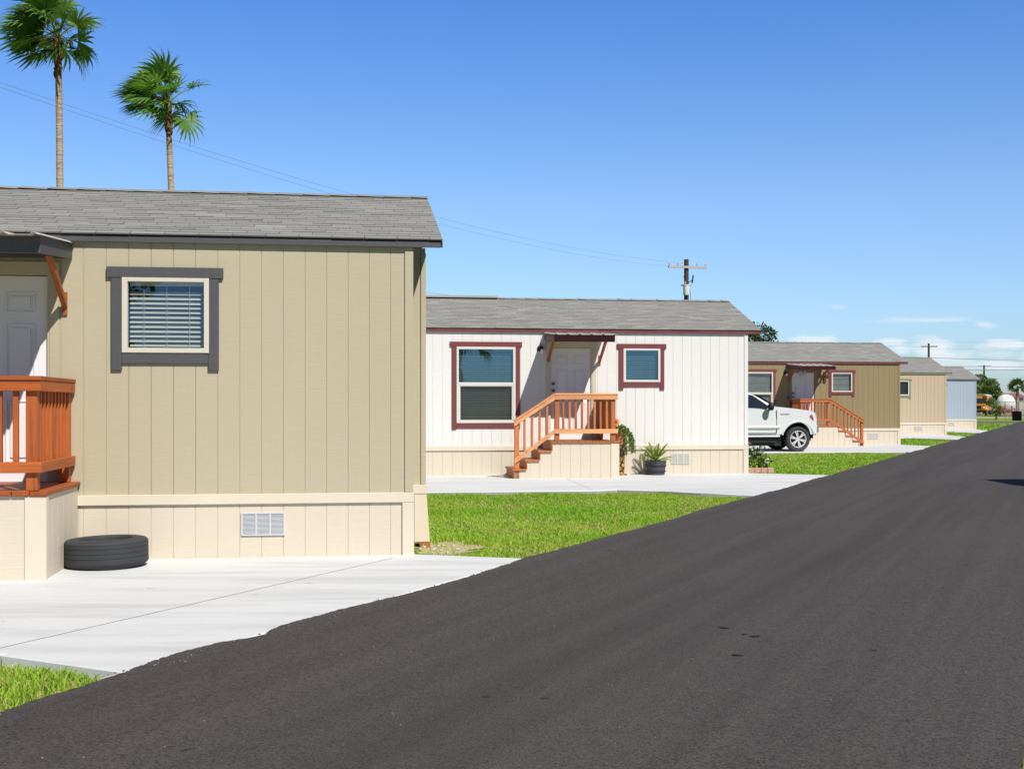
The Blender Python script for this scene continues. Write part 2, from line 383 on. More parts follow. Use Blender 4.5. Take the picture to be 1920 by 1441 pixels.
def home(label, C, wallcol, trimcol, wname, tname, Llen=14.3, small=None, big=None, door=None, canopy=None, lamp=None, vents=(), vent_mat=None,
         bump_out=False, ridge_piece=None, frame=None, pane=None, screen=None, casing=None, seed=1, plain=False, group='mobile homes in a row beside the road', canopy_mat=None, dzr=0.):
    h = thing('mobile_home', label, 'mobile home', (C[0], C[1], 0), TH, group)
    wm = m_siding(wname, wallcol); tm = m_trim(tname, trimcol); frame = frame or WHITE
    holes = []
    for w_ in (small or [])+(big or []): holes.append(w_['fr'])
    if door: holes.append((door[0]-.02, door[1]+.02, .5, 2.62))
    UW = -Llen; D = 4.3
    w = MB()
    panel_wall(w, UW, 0, .55, 2.93, holes, lambda a, d, z: (a, d, z))
    panel_wall(w, UW, 0, .55, 2.93, [], lambda a, d, z: (UW-a, D-d, z))
    for sx, x in ((1, 0), (-1, UW)):
        panel_wall(w, 0, D, .55, 2.93, [], (lambda a, d, z: (0-d, a, z)) if sx > 0 else (lambda a, d, z: (UW+d, D-a, z)))
        w.face([(x, 0, 2.93), (x, D, 2.93), (x, D/2, 3.68)])
    w.build('wall', wm, h, fixn=False)
    for x0, x1 in ((-.066, .014), (UW-.014, UW+.066)):
        xe = (.001, .0141) if x0 > -1 else (UW-.0141, UW-.001)
        cb = MB(); cb.box(x0, x1, -.016, -.001, .596, 2.918); cb.box(xe[0], xe[1], -.001, .06, .5965, 2.918); cb.build('corner_board', wm, h, bevel=.003)
        cb = MB(); cb.box(x0, x1, D+.001, D+.016, .596, 2.918); cb.box(xe[0], xe[1], D-.06, D+.001, .5965, 2.918); cb.build('corner_board', wm, h, bevel=.003)
    # skirting
    s = MB(); y = -.006
    panel_wall(s, UW, .004, -.03, .505, [], lambda a, d, z: (a, y+d, z)); panel_wall(s, UW, .004, -.03, .505, [], lambda a, d, z: (UW-a, D+.006-d, z))
    panel_wall(s, 0, D, -.03, .505, [], lambda a, d, z: (.006-d, a, z)); panel_wall(s, 0, D, -.03, .505, [], lambda a, d, z: (UW-.006+d, D-a, z))
    sk = s.build('skirting', SKIRT, h)
    t = MB()
    t.box(UW-.02, .022, -.032, -.001, .500, .594); t.box(UW-.02, .022, D+.001, D+.032, .500, .594); t.box(.001, .0215, -.001, D+.001, .500, .594); t.box(UW-.0215, UW-.001, -.001, D+.001, .5, .594)
    for x0, x1 in ((-.09, .021), (UW-.021, UW+.09)):
        t.box(x0, x1, -.028, -.007, -.03, .500); t.box(x0, x1, D+.007, D+.028, -.03, .5)
    t.box(.007, .021, -.007, .08, -.03, .5); t.build('skirting_trim', SKTRIM, sk, bevel=.003)
    # roof
    xo = .280; x0, x1 = UW-xo, xo; ye = -.034; ze = 2.975; yr = D/2; zr = 3.775+dzr; yb = D-ye
    r_ = MB()
    r_.prism([(ye, 2.925), (ye, ze), (yr, zr), (yb, ze), (yb, 2.925), (D+.003, 2.922), (yr, 3.66), (-.003, 2.922)], x0, x1, 0)
    roof = r_.build('roof', m_plain('roof_underside', (.16, .15, .14), .8), h, fixn=True)
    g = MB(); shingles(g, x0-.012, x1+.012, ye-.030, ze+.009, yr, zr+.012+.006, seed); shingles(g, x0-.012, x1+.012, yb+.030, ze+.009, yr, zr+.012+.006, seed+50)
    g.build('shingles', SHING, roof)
    rc = MB(); x = x0-.01; rr = random.Random(seed+9)
    while x < x1:
        xe = min(x+.3, x1+.012); b = .30*rr.uniform(.88, 1.12); c = (b+.003, b+.002, b-.01); l = rr.uniform(0, .008)
        for sg in (-1, 1):
            pts = [(x, yr, zr+.035+l), (xe, yr, zr+.031), (xe, yr+sg*.14, zr-.012), (x, yr+sg*.14, zr-.008+l)]
            rc.face(pts, c)
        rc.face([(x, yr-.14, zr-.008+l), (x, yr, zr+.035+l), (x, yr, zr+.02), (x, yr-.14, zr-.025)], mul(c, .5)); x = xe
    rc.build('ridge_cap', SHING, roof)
    if ridge_piece:
        rp = MB(); rp.box(ridge_piece[0], ridge_piece[1], yr-.16, yr+.16, zr+.012, zr+.055); rp.build('ridge_vent', m_plain('grey_ridge_vent', (.36, .35, .32), .9), roof)
        pp = MB(); pp.lathe([(.001, .2), (.07, .2), (.07, .16), (.04, .16), (.04, -.1)], 12, (ridge_piece[0]+.5, yr+.6, zr)); pp.build('vent_pipe', WHITE, roof)
    de = MB(); de.box(x0-.004, x1+.004, ye-.010, ye-.001, 2.968, ze+.012); de.box(x0-.004, x1+.004, yb+.001, yb+.01, 2.968, ze+.012); de.build('drip_edge', DARK, roof)
    fa = MB()
    fa.box(x0-.002, x1-.006, ye-.014, ye-.001, 2.912, 2.9675); fa.box(x0-.002, x1-.006, yb+.001, yb+.014, 2.912, 2.9675)
    for xx0, xx1 in ((x1+.001, x1+.012), (x0-.012, x0-.001)):
        for s_, (ya, yc) in ((1, (ye-.014, yr)), (-1, (yb+.014, yr))):
            fa.prism([(ya, 2.910), (ya, ze-.004), (yc, zr-.002), (yc, zr-.16)] if s_ > 0 else [(ya, 2.910), (yc, zr-.16), (yc, zr-.002), (ya, ze-.004)], xx0, xx1, 0)
    fa.build('fascia', tm, h, bevel=.003)
    pane = pane or m_pane('window_glass', .30)
    for w_ in (small or []):
        u = w_['u']
        win(h, tm, frame, w_.get('pane', pane), (u, u+1.047, 1.737, 2.69, .10, .095, (1.80, 1.90), .041), w_['fr'], [(u+.188, u+.872, 1.945, 2.555)], blind_gap=w_.get('gap', .07), slat_tilt=w_.get('tilt', 40))
    for w_ in (big or []):
        u = w_['u']
        win(h, tm, frame, w_.get('pane', pane), (u, u+1.475, .93, 2.71, .10, .095, (.955, 1.06), .04), w_['fr'],
            [(u+.18, u+1.29, 1.885, 2.556), (u+.212, u+1.264, 1.123, 1.80)], rail=(1.815, 1.885), screen=screen, blind_gap=w_.get('gap', .05), slat_tilt=w_.get('tilt', 40))
    if door:
        a, b = door[:2]; zt = 2.60; d = MB(); d.box(a, b, .022, .06, .72, zt-.004)
        wd = b-a
        def pan(xa, xb, za, zb):
            for q, (i0, yy) in enumerate(((.0, .013), (.035, .017))):
                pass
            e = .014; d.box(xa, xb, .012, .0215, za, za+e); d.box(xa, xb, .012, .0215, zb-e, zb); d.box(xa, xa+e, .012, .0215, za+e, zb-e); d.box(xb-e, xb, .012, .0215, za+e, zb-e)
            d.prism([(xa+.04, za+.04), (xb-.04, za+.04), (xb-.04, zb-.04), (xa+.04, zb-.04)], .010, .0215, 1)
        for k in (0, 1):
            xa = a+.11+k*(wd/2-.05); xb = xa+wd/2-.17
            pan(xa, xb, 2.26, 2.45); pan(xa, xb, 1.62, 2.16); pan(xa, xb, .90, 1.46)
        dd = d.build('door', DOORW, h, bevel=.003)
        side = door[2] if len(door) > 2 else -1
        kx = a+.055 if side < 0 else b-.055
        for zz in (1.86, 1.72):
            kb = MB(); kb.lathe([(.001, -.045), (.024, -.045), (.028, -.03), (.012, -.012), (.028, .0), (.03, .022)], 14, (kx, .0, zz), axis=1); kb.build('door_knob', BRASS, dd, smooth=True)
        fr = MB(); cm = casing or wm
        fr.box(a-.105, a-.022, -.022, -.001, .60, 2.725); fr.box(b+.022, b+.105, -.022, -.001, .60, 2.725); fr.box(a-.022, b+.022, -.021, -.001, 2.63, 2.725)
        fr.build('door_casing', cm, dd, bevel=.003)
        ja = MB(); ja.box(a-.0215, a-.003, -.016, .06, .70, 2.603); ja.box(b+.003, b+.0215, -.016, .06, .70, 2.603); ja.box(a-.0215, b+.0215, -.016, .06, 2.603, 2.6295)
        ja.build('door_jamb', cm, dd)
        sl = MB(); sl.box(a-.06, b+.06, -.05, .06, .66, .70); sl.build('threshold', GALV, dd, bevel=.004)
        bk = MB(); bk.box(a-.02, b+.02, .0605, .08, .5, 2.64); bk.build('door_backing', ROOM, dd)
    if canopy:
        a, b = canopy; can = MB(); yf = -1.15
        can.prism([(a, 2.664), (b, 2.664), (b, 2.80), (a, 2.80)], yf-.02, yf+.018, 1)
        for xa, xb in ((a+.001, a+.038), (b-.038, b-.001)):
            can.prism([(yf+.0185, 2.664), (-.002, 2.755), (-.002, 2.888), (yf+.0185, 2.80)], xa, xb, 0)
        can.box(a+.04, b-.04, -.04, -.003, 2.756, 2.888)
        cc = can.build('door_canopy', canopy_mat or tm, h, bevel=.003, fixn=True)
        ms = MB(); n = int((b-a+.05)/.0195); pts = []
        for i in range(n+1):
            x = a-.025+(b-a+.05)*i/n; ph = ((x-a) % .235)/.235; rz = .022 if ph < .10 else (.022*(1-(ph-.10)/.08) if ph < .18 else (0 if ph < .92 else .022*(ph-.92)/.08))
            pts.append((x, rz))
        for (xa, ra), (xb, rb) in zip(pts, pts[1:]):
            yy0, zz0, yy1, zz1 = yf-.165, 2.793, -.004, 2.892
            for dz in (0, .003):
                f = [(xa, yy0, zz0+ra+dz), (xb, yy0, zz0+rb+dz), (xb, yy1, zz1+rb+dz), (xa, yy1, zz1+ra+dz)]
                ms.face(f if dz else f[::-1])
            ms.face([(xa, yy0, zz0+ra), (xb, yy0, zz0+rb), (xb, yy0, zz0+rb+.003), (xa, yy0, zz0+ra+.003)])
        ms.build('metal_sheet', SHEET, cc)
        for xc in (a+.075, b-.064):
            bb = MB(); bb.prism([(-.022, 2.30), (-.022, 2.365), (-.60, 2.745), (-.66, 2.70)], xc-.022, xc+.022, 0); bb.box(xc-.021, xc+.021, -.0218, -.001, 2.24, 2.45)
            bb.build('brace', m_wood('red_cedar_brace', (.30, .075, .02), 1), cc, bevel=.003, fixn=True)
    if lamp is not None:
        lm = MB(); lm.lathe([(.001, -.03), (.06, -.03), (.065, -.005)], 16, (lamp, 0, 2.58), axis=1); lm.tube([(lamp, -.02, 2.60), (lamp+.01, -.09, 2.59)], .045, 10); lmo = lm.build('wall_lamp', DARK, h, smooth=True)
        lb = MB(); lb.blob((lamp+.03, -.085, 2.525), (.04, .04, .055)); lb.build('lamp_bulb', LAMPG, lmo, smooth=True)
    for u0 in vents:
        v = MB(); u1 = u0+.40; z0, z1 = .205, .42; e = .014
        v.box(u0, u1, -.022, -.006, z0, z0+e); v.box(u0, u1, -.022, -.006, z1-e, z1); 
        for k in range(4):
            xx = u0+(u1-u0-e)*k/3; v.box(xx, xx+e, -.0215, -.006, z0+e, z1-e)
        zz = z0+e+.006
        while zz < z1-e-.006:
            v.face([(u0+e, -.019, zz), (u1-e, -.019, zz), (u1-e, -.009, zz+.009), (u0+e, -.009, zz+.009)]); zz += .0115
        v.box(u0+e, u1-e, -.0085, -.0065, z0+e, z1-e)
        v.build('skirting_vent', vent_mat or WHITE, h)
    if bump_out:
        b_ = MB(); y0 = 1.07
        panel_wall(b_, 0, .199, .5, 3.05, [], lambda a, d, z: (a, y0+d, z), step=.151); panel_wall(b_, y0, D-.02, .5, 2.95, [], lambda a, d, z: (.199-d, a, z))
        b_.box(.155, .205, y0-.016, y0-.001, .596, 3.0)
        bo = b_.build('side_closet', wm, h)
        t2 = MB(); t2.box(.003, .215, y0-.03, y0-.002, .5, .592); t2.box(.2, .22, y0-.002, D-.02, .5, .592)
        t2.prism([(.085, .0), (.245, .0), (.212, .4995), (.085, .4995)], y0-.024, y0-.004, 1)
        t2.build('skirting_trim', SKTRIM, bo, bevel=.003)
        s2 = MB(); s2.prism([(.02, -.02), (.236, -.02), (.204, .4995), (.02, .4995)], y0-.004, D-.05, 1); s2.build('skirting', SKIRT, bo)
        wb = MB(); wb.box(.14, .25, y0-.05, y0+.3, -.07, -.005); wb.build('wood_block', m_wood('block_wood', (.35, .12, .04), 1), bo)
    return h

def fr_small(u): return (u+.137, u+.918, 1.90, 2.592)
def fr_big(u): return (u+.135, u+1.341, 1.06, 2.608)
def sm(u, **k): return dict(u=u, fr=fr_small(u), **k)
def bg(u, **k): return dict(u=u, fr=fr_big(u), **k)
GREY = (.085, .085, .095); BURG = (.185, .048, .055)
C1, C2, C3, C4_, C5 = (-.953, 11.455), (4.933, 25.28), (14.06, 43.71), (20.87, 57.95), (27.80, 72.20)
PB = m_pane('blue_window_glass', .40, (.42, .55, .60), (.40, .70, .95)); SCR = m_pane('screened_glass', .08, (.5, .55, .55), (.6, .85, 1), .55)
home('tan mobile home with grey trim and one square window, the nearest and largest', C1, (.462, .412, .294), GREY, 'tan_siding', 'grey_trim',
     small=[sm(-2.795, gap=.10)], big=[bg(-6.252)], door=(-4.175, -3.318), canopy=(-4.305, -3.098), vents=(-1.585,), vent_mat=GALV, bump_out=True, frame=CREAMFR,
     pane=m_pane('clear_window_glass', .22, (.84, .88, .87), (.62, .82, .97)), screen=SCR, seed=11, lamp=-4.40, dzr=-.03)
home('white mobile home with burgundy trim, a tall two-pane window and a porch', C2, (.72, .715, .70), BURG, 'white_siding', 'burgundy_trim',
     small=[sm(-2.797, pane=PB, gap=.03)], big=[bg(-6.252, pane=PB)], door=(-4.179, -3.335), canopy=(-4.309, -3.095), lamp=-4.40, vents=(-1.645,), ridge_piece=(-9.6, -5.02),
     screen=SCR, seed=23, casing=m_siding('cream_casing', (.60, .56, .44)), canopy_mat=m_trim('maroon_board', (.13, .035, .04)))
home('olive brown mobile home with burgundy trim, behind the white pickup truck', C3, (.272, .212, .112), BURG, 'olive_siding', 'burgundy_trim',
     small=[sm(-2.736, gap=.06)], big=[bg(-6.13)], door=(-4.082, -3.241), canopy=(-4.26, -2.92), lamp=-4.33, vents=(-1.23,), frame=CREAMFR, seed=37)
home('pinkish beige mobile home with pale green window trim', C4_, (.50, .40, .285), (.20, .25, .14), 'beige_siding', 'green_trim',
     small=[sm(-2.81, pane=m_pane('dark_glass', .08, (.25, .27, .27)))], vents=(-1.63,), seed=41)
home('pale blue mobile home at the far end of the row', C5, (.34, .415, .49), (.10, .115, .19), 'blue_siding', 'slate_blue_trim',
     small=[sm(-2.90)], vents=(-1.80,), seed=53)
home('grey mobile home across the road, outside the photo', (10.9+.27+14.3+.0, 21.0-4.5+1.95), (.5, .5, .48), GREY, 'pale_grey_siding', 'grey_trim', seed=61, group='mobile homes across the road')

# ---------------------------------------------------------------- porches
def porch(label, C, mirror=None, x_stair=-4.40, x_end=-3.045, post_s=-4.265, newel=-5.055, z_new=1.12, risers=(-4.375, -4.615, -4.875, -5.12), col=(.42, .105, .026), tone='orange', colx=None):
    """stairs on the left; mirror=m reflects every x about m, stairs then on the right"""
    cth, sth = math.cos(TH), math.sin(TH); ox, oy = (x_end+x_stair)/2, -.6
    if mirror is not None: ox = 2*mirror-ox
    P = thing('porch', label, 'porch', (C[0]+ox*cth-oy*sth, C[1]+ox*sth+oy*cth, 0), TH, 'wooden porches')
    def X(x): return (2*mirror-x if mirror is not None else x)-ox
    def Yy(y): return y-oy
    WX = m_wood(tone+'_lumber_long', colx or col, 0); WZ = m_wood(tone+'_lumber_upright', col, 2); WY = m_wood(tone+'_lumber_deep', mul(col, .92), 1)
    def bx(m, a, b, c, d, e, f): m.box(X(a), X(b), Yy(c), Yy(d), e, f)
    yf = -1.25
    f = MB(); x = x_stair; k = 0
    while x < x_end+.02:
        bx(f, x, min(x+.132, x_end+.03), yf-.03, -.012, .683, .720+.002*(k % 3)); x += .138; k += 1
    f.build('deck_floor', WY, P, bevel=.004)
    # skirting panels, stepping down under the stairs
    s = MB(); flip = mirror is not None
    def PF(a, d, z):
        return (X(a), Yy(yf+d), z)
    panel_wall(s, x_stair+.02, x_end, -.03, .682, [], PF)
    tops = [.682-.1765*(i+1) for i in range(len(risers)-1)]
    ed = [x_stair+.0205]+list(risers[1:])
    for (xa, xb), tz in zip(zip(ed, ed[1:]), tops):
        panel_wall(s, xb, xa-.003, -.03, tz, [], PF)
    panel_wall(s, yf, -.03, -.03, .682, [], lambda a, d, z: (X(x_end-d), Yy(a), z))
    sk = s.build('skirting', SKIRT, P)
    c = MB(); bx(c, x_end-.155, x_end+.012, yf-.014, yf-.001, -.03, .681); bx(c, x_end+.001, x_end+.0125, yf-.001, yf+.08, -.03, .681); c.build('corner_trim', SKTRIM, sk, bevel=.003)
    # posts
    def post(xc, yc, z0, z1):
        m = MB(); bx(m, xc-.045, xc+.045, yc-.045, yc+.045, z0, z1); m.build('post', WZ, P, bevel=.005)
    px = x_end-.105
    post(post_s, yf+.045, .722, 1.618); post(px, yf+.045, .722, 1.618); post(px, -.064, .722, 1.618)
    post(newel, yf+.045, -.02, z_new-.045)
    # rails
    m = MB(); bx(m, post_s-.05, x_end-.018, yf-.05, yf+.06, 1.620, 1.655); m.build('handrail', WX, P, bevel=.004)
    m = MB(); bx(m, px-.045, px+.0868, yf+.061, -.02, 1.619, 1.654); m.build('handrail', WY, P, bevel=.004)
    m = MB(); bx(m, post_s-.05, x_end-.022, yf-.038, yf-.001, 1.532, 1.619); m.build('top_rail', WX, P, bevel=.004)
    m = MB(); bx(m, x_end-.059, x_end-.024, yf, -.02, 1.531, 1.6185); m.build('top_rail', WY, P, bevel=.004)
    m = MB(); bx(m, post_s-.05, x_end-.020, yf-.038, yf-.001, .870, .957); m.build('lower_rail', WX, P, bevel=.004)
    m = MB(); bx(m, x_end-.059, x_end-.022, yf, -.02, .869, .956); m.build('lower_rail', WY, P, bevel=.004)
    n = max(3, int(round((px-post_s)/.128))-1)
    for i in range(n):
        xc = post_s+(px-post_s)*(i+1)/(n+1); tl = rnd.uniform(-.006, .006)
        b = MB(); b.beam((X(xc), Yy(yf+.018), .872), (X(xc+tl), Yy(yf+.018), 1.6185), .036, .044, (0, 1, 0)); b.build('baluster', WZ, P, bevel=.003)
    for i in range(8):
        yc = yf+.15+i*.122
        b = MB(); bx(b, px-.013, px+.043, yc-.02, yc+.02, .871, 1.617); b.build('baluster', WZ, P, bevel=.003)
    # sloping rails
    p0 = (post_s-.05, 1.655-.02); p1 = (newel-.06, z_new-.0)
    y1 = Yy(yf+.005)
    m = MB(); m.beam((X(p0[0]), y1, p0[1]), (X(p1[0]), y1, p1[1]), .11, .035); m.build('handrail', WX, P, bevel=.004)
    m = MB(); m.prism([(X(p0[0]), p0[1]-.022), (X(p1[0]), p1[1]-.022), (X(p1[0]), p1[1]-.112), (X(p0[0]), p0[1]-.112)], Yy(yf-.036), Yy(yf-.001), 1); m.build('top_rail', WX, P, bevel=.004, fixn=True)
    lz0, lz1 = .955, .955-(p0[1]-p1[1])*1.10
    m = MB(); m.prism([(X(p0[0]), lz0), (X(p1[0]+.01), lz1), (X(p1[0]+.01), lz1-.10), (X(p0[0]), lz0-.085)], Yy(yf-.036), Yy(yf-.001), 1); m.build('lower_rail', WX, P, bevel=.004, fixn=True)
    nb = int(round((p0[0]-newel)/.135))
    for i in range(1, nb):
        xc = p0[0]+(newel-p0[0])*i/nb; t = (xc-p0[0])/(p1[0]-p0[0]); zt = p0[1]+(p1[1]-p0[1])*t-.05; zb = lz0+(lz1-lz0)*t-.05
        b = MB(); bx(b, xc-.022, xc+.022, yf+.001, yf+.036, zb, zt); b.build('baluster', WZ, P, bevel=.003)
    zs = [.70-.1765*(i+1) for i in range(len(risers)-1)]
    for i, z in enumerate(zs):
        t = MB(); bx(t, risers[i+1]-.028, risers[i]-.001, yf-.03, -.20, z-.02, z+.018); t.build('tread', WY, P, bevel=.004)
    for i, xr in enumerate(risers):
        zt = .682 if i == 0 else zs[i-1]-.0205
        zb = zs[i]+.0185 if i < len(zs) else -.02
        t = MB(); bx(t, xr-.001, xr+.019, yf-.012, -.20, zb, zt); t.build('riser', WY, P)
    return P
porch('orange stained wooden porch in front of the tan home, cut by the photo edge', C1, col=(.37, .085, .019), tone='red', x_end=-3.045)
porch('wooden porch in front of the white home, stairs going down to the left', C2, col=(.43, .125, .038), tone='honey', colx=(.56, .235, .10))
porch('wooden porch on the olive home, stairs going down to the right', C3, mirror=-3.62, x_stair=-4.385, x_end=-2.945, post_s=-4.02, newel=-5.25, z_new=.90, risers=(-4.385, -4.645, -4.895, -5.14), col=(.37, .10, .032))

# ---------------------------------------------------------------- road, driveways, lawn
ASPH = m_asphalt(); CONC = m_concrete(); SOIL = m_ground()
def xl(Y): return -5.07+.47*Y
def xr(Y): return -.23+.47*Y
rr = random.Random(5)
def fbm(t, seed):
    v = 0; a = 1
    for o in range(5):
        q = t*(2**o)*.55+seed*13.7+o*5.1; i = math.floor(q); fq = q-i; fq = fq*fq*(3-2*fq)
        h = lambda n: (math.sin(n*127.1+seed*311.7+o*74.7)*43758.5453) % 1
        v += a*((h(i)*(1-fq)+h(i+1)*fq)-.5); a *= .55
    return v
EY = [4, 5, 5.56, 6.42, 6.85, 7.18, 7.36, 7.45, 7.66, 8.12, 8.44, 9.06, 9.75, 10.52, 11.26, 12, 14]
EO = [.10, .12, .097, .0, -.056, -.065, .01, .03, -.045, -.06, -.055, .02, .025, 0, -.07, -.03, 0]      # the hand-raked edge wanders a few centimetres
road = MB(); ys = []; y = -40.
while y < 108: ys.append(y); y += (.035 if 2 < y < 26 else (.12 if y < 60 else .6) if y > 2 else .5)
for a, b in zip(ys, ys[1:]):
    q = []
    for t in (a, b):
        le = xl(t)+(float(np.interp(t, EY, EO)) if 4 < t < 14 else fbm(t*.8, 1)*.085)+fbm(t*6, 4)*.03+rr.uniform(-.010, .010); re = xr(t)+fbm(t, 2)*.22
        q.append((le, re, t))
    (l0, r0, t0), (l1, r1, t1) = q
    m0, m1 = (l0+r0)/2, (l1+r1)/2
    road.face([(l0, t0, .004), (m0, t0, .012), (m1, t1, .012), (l1, t1, .004)]); road.face([(m0, t0, .012), (r0, t0, .004), (r1, t1, .004), (m1, t1, .012)])
    road.face([(l0-.02, t0, -.09), (l0, t0, .004), (l1, t1, .004), (l1-.02, t1, -.09)]); road.face([(r0, t0, .004), (r0+.02, t0, -.09), (r1+.02, t1, -.09), (r1, t1, .004)])
ROAD = kind(road.build('road', ASPH), 'structure')
TAR = m_plain('tar_spot', (.030, .028, .027), .85, var=.4, bs=90, bstr=.5)
def blot(x, y, a, b, seed):
    q = random.Random(seed); ang = q.uniform(0, 3.1); m = MB(); pts = []
    for i in range(22):
        t = i*2*math.pi/22; k = 1+.28*math.sin(3*t+q.uniform(0, 6))*.5+q.uniform(-.16, .16); u_, v_ = a*k*math.cos(t), b*k*math.sin(t)
        pts.append((x+u_*math.cos(ang)-v_*math.sin(ang), y+u_*math.sin(ang)+v_*math.cos(ang)))
    k = 1-abs((pts[0][0]-(xl(y)+xr(y))/2)/2.4)
    m.face([(p[0], p[1], .0165) for p in pts]); return m
for i, (x, y, a, b) in enumerate(((1.34, 7.62, .035, .02), (1.48, 7.34, .04, .02), (1.27, 6.78, .035, .02), (1.43, 7.40, .02, .012))):
    blot(x, y, a, b, i).build('oil_spot', TAR, ROAD)
cs = MB(); cs.face([(-60, 93, -.060), (140, 101, -.060), (140, 116, -.060), (-60, 108, -.060)]); kind(cs.build('cross_street', m_plain('old_asphalt', (.11, .108, .105), .9)), 'structure')
fs = MB(); fs.face([(-100, 196, -.055), (300, 196, -.055), (300, 262, -.055), (-100, 262, -.055)]); kind(fs.build('far_yard', m_plain('pale_yard', (.24, .235, .23), .9)), 'structure')
kb = MB(); kb.box(20, 140, 145.5, 146, -.1, .02); kind(kb.build('kerb', m_plain('kerb_concrete', (.5, .49, .46), .8)), 'structure')
gr = MB(); gr.face([(-1500, -600, -.064), (2500, -600, -.064), (2500, 4000, -.064), (-1500, 4000, -.064)]); kind(gr.build('ground', SOIL), 'structure')
def hp(C, u, v): return (C[0]+u*math.cos(TH)-v*math.sin(TH), C[1]+u*math.sin(TH)+v*math.cos(TH))
def slab(C, front, back):
    a = hp(C, -13, .3); b = hp(C, -.02, .06)
    poly = [hp(C, -13, front[0][1])]+[hp(C, *p) if len(p) == 2 else p[:2] for p in front]+[hp(C, *p) if len(p) == 2 else p[:2] for p in back]+[b, a]
    return poly
W2 = lambda x, y: (x, y, 0)
def roadpt(Y, d=-.06): return (xl(Y)+d, Y, 0)
polys = [
    slab(C1, [(-2.55, -4.26), W2(-2.91, 6.86), roadpt(6.41, .0)], [roadpt(11.16, -.02), W2(-.95, 11.50)]),
    slab(C2, [(-4.2, -4.62), W2(1.77, 20.37), W2(2.45, 20.10), W2(3.07, 19.62), roadpt(19.0, .0)], [roadpt(24.55, -.02)]),
    slab(C3, [(-2.6, -6.4), W2(12.1, 37.0), roadpt(36.3, .0)], [roadpt(42.1, -.02)]),
    slab(C4_, [(-4.2, -4.9), W2(18.3, 51.0), roadpt(50.2, .0)], [roadpt(54.8, -.02)]),
    slab(C5, [(-4.6, -5.9), W2(23.5, 64.0), roadpt(62.2, .0)], [roadpt(67.8, -.02)]),
]
def inset_smooth(p): return p
slabs = []
for poly in polys:
    m = MB(); m.prism([(p[0], p[1]) for p in poly], -.13, 0, 2)
    o = kind(m.build('concrete_driveway', CONC, fixn=True, bevel=.012), 'structure'); slabs.append(o)
EDGE = m_plain('formed_edge', (.33, .33, .32), .9, var=.3, bs=25, bstr=.4)
for poly, sl_, n_ in zip(polys, slabs, (2, 5, 3, 3, 3)):
    m = MB()
    for i in range(n_-1):
        p, q = Vector((*poly[i][:2], 0)), Vector((*poly[i+1][:2], 0)); d = (q-p).normalized(); nn = Vector((d.y, -d.x, 0))*.004
        m.face([p+nn+Vector((0, 0, -.13)), q+nn+Vector((0, 0, -.13)), q+nn+Vector((0, 0, -.014)), p+nn+Vector((0, 0, -.014))])
    m.build('slab_edge', EDGE, sl_)
# low ragged lip of old concrete between the first driveway and the asphalt, and the tooled joints
lip = MB(); yy = 6.3
while yy < 11.3:
    w0, w1 = .10+fbm(yy, 7)*.05, .10+fbm(yy+.06, 7)*.05
    lip.face([(xl(yy)-.05, yy, -.010), (xl(yy)+w0+.05, yy, -.010), (xl(yy+.06)+w1+.05, yy+.06, -.010), (xl(yy+.06)-.05, yy+.06, -.010)]); yy += .06
lip.build('concrete_lip', m_plain('lip_concrete', (.5, .47, .42), .9, var=.25, bs=50, bstr=.5), slabs[0])
def strip(p, q, w, z, name, mat, par):
    m = MB(); p, q = Vector((*p, z)), Vector((*q, z)); d = (q-p).normalized(); n = Vector((-d.y, d.x, 0))*w/2
    m.face([p-n, q-n, q+n, p+n]); m.build(name, mat, par)
JT = m_plain('joint_dark', (.55, .555, .55), .9); JL = m_plain('joint_light', (.66, .655, .64), .8)
strip((-3.404, 6.05+.12), (-1.124, 11.2), .005, .004, 'joint', JT, slabs[0]); strip((-3.388, 6.05+.12), (-1.108, 11.2), .018, .004, 'joint', JL, slabs[0])
strip(hp(C2, -4.1, -1.3), (1.35, 20.36), .014, .004, 'joint', JT, slabs[1])
sandm = m_plain('sandy_soil', (.40, .35, .20), .95, var=.3, bs=40, bstr=.8)
sp = MB()
ctr = hp(C1, .42, .95)
ring = [(ctr[0]+(.34+.09*math.sin(5*t)+.05*math.sin(11*t+1))*math.cos(t), ctr[1]+(.55+.10*math.sin(4*t+2))*math.sin(t), -.056) for t in [i*2*math.pi/40 for i in range(40)]]
sp.face(ring); kind(sp.build('bare_soil', sandm), 'structure')
rk = MB()
for i in range(26):
    t = rr.uniform(0, 6.28); q = rr.uniform(0, 1)**.5; s_ = rr.uniform(.008, .03)
    rk.blob((ctr[0]+q*.3*math.cos(t), ctr[1]+q*.5*math.sin(t), -.05), (s_, s_, s_*.6), 4)
kind(rk.build('pebbles', m_plain('pebble', (.46, .41, .34), .9, var=.3)), 'stuff')

gm = MB(); q = random.Random(12)
for i in range(130):
    y = 4.5+14.5*q.random()**1.3; x = xl(y)+abs(q.gauss(0, .07))-.01; s_ = q.uniform(.003, .008)
    gm.blob((x, y, .008+s_*.3), (s_, s_*.9, s_*.7), 3)
for i in range(160):
    y = 3.5+9*q.random(); x = xl(y)+4.8*q.random(); s_ = q.uniform(.002, .0055)
    gm.blob((x, y, .010+s_*.3), (s_, s_*.9, s_*.7), 3)
kind(gm.build('loose_grit', m_plain('grit', (.20, .19, .175), .9, var=.5)), 'stuff')
def inside(px, py, poly):
    c = np.zeros(px.shape, bool); n = len(poly)
    for i in range(n):
        x0, y0 = poly[i][:2]; x1, y1 = poly[(i+1) % n][:2]
        k = ((y0 > py) != (y1 > py)) & (px < (x1-x0)*(py-y0)/((y1-y0) or 1e-9)+x0); c ^= k
    return c
def homepoly(C): return [hp(C, -14.3, -.02), hp(C, .05, -.02), hp(C, .05, 4.32), hp(C, -14.3, 4.32)]
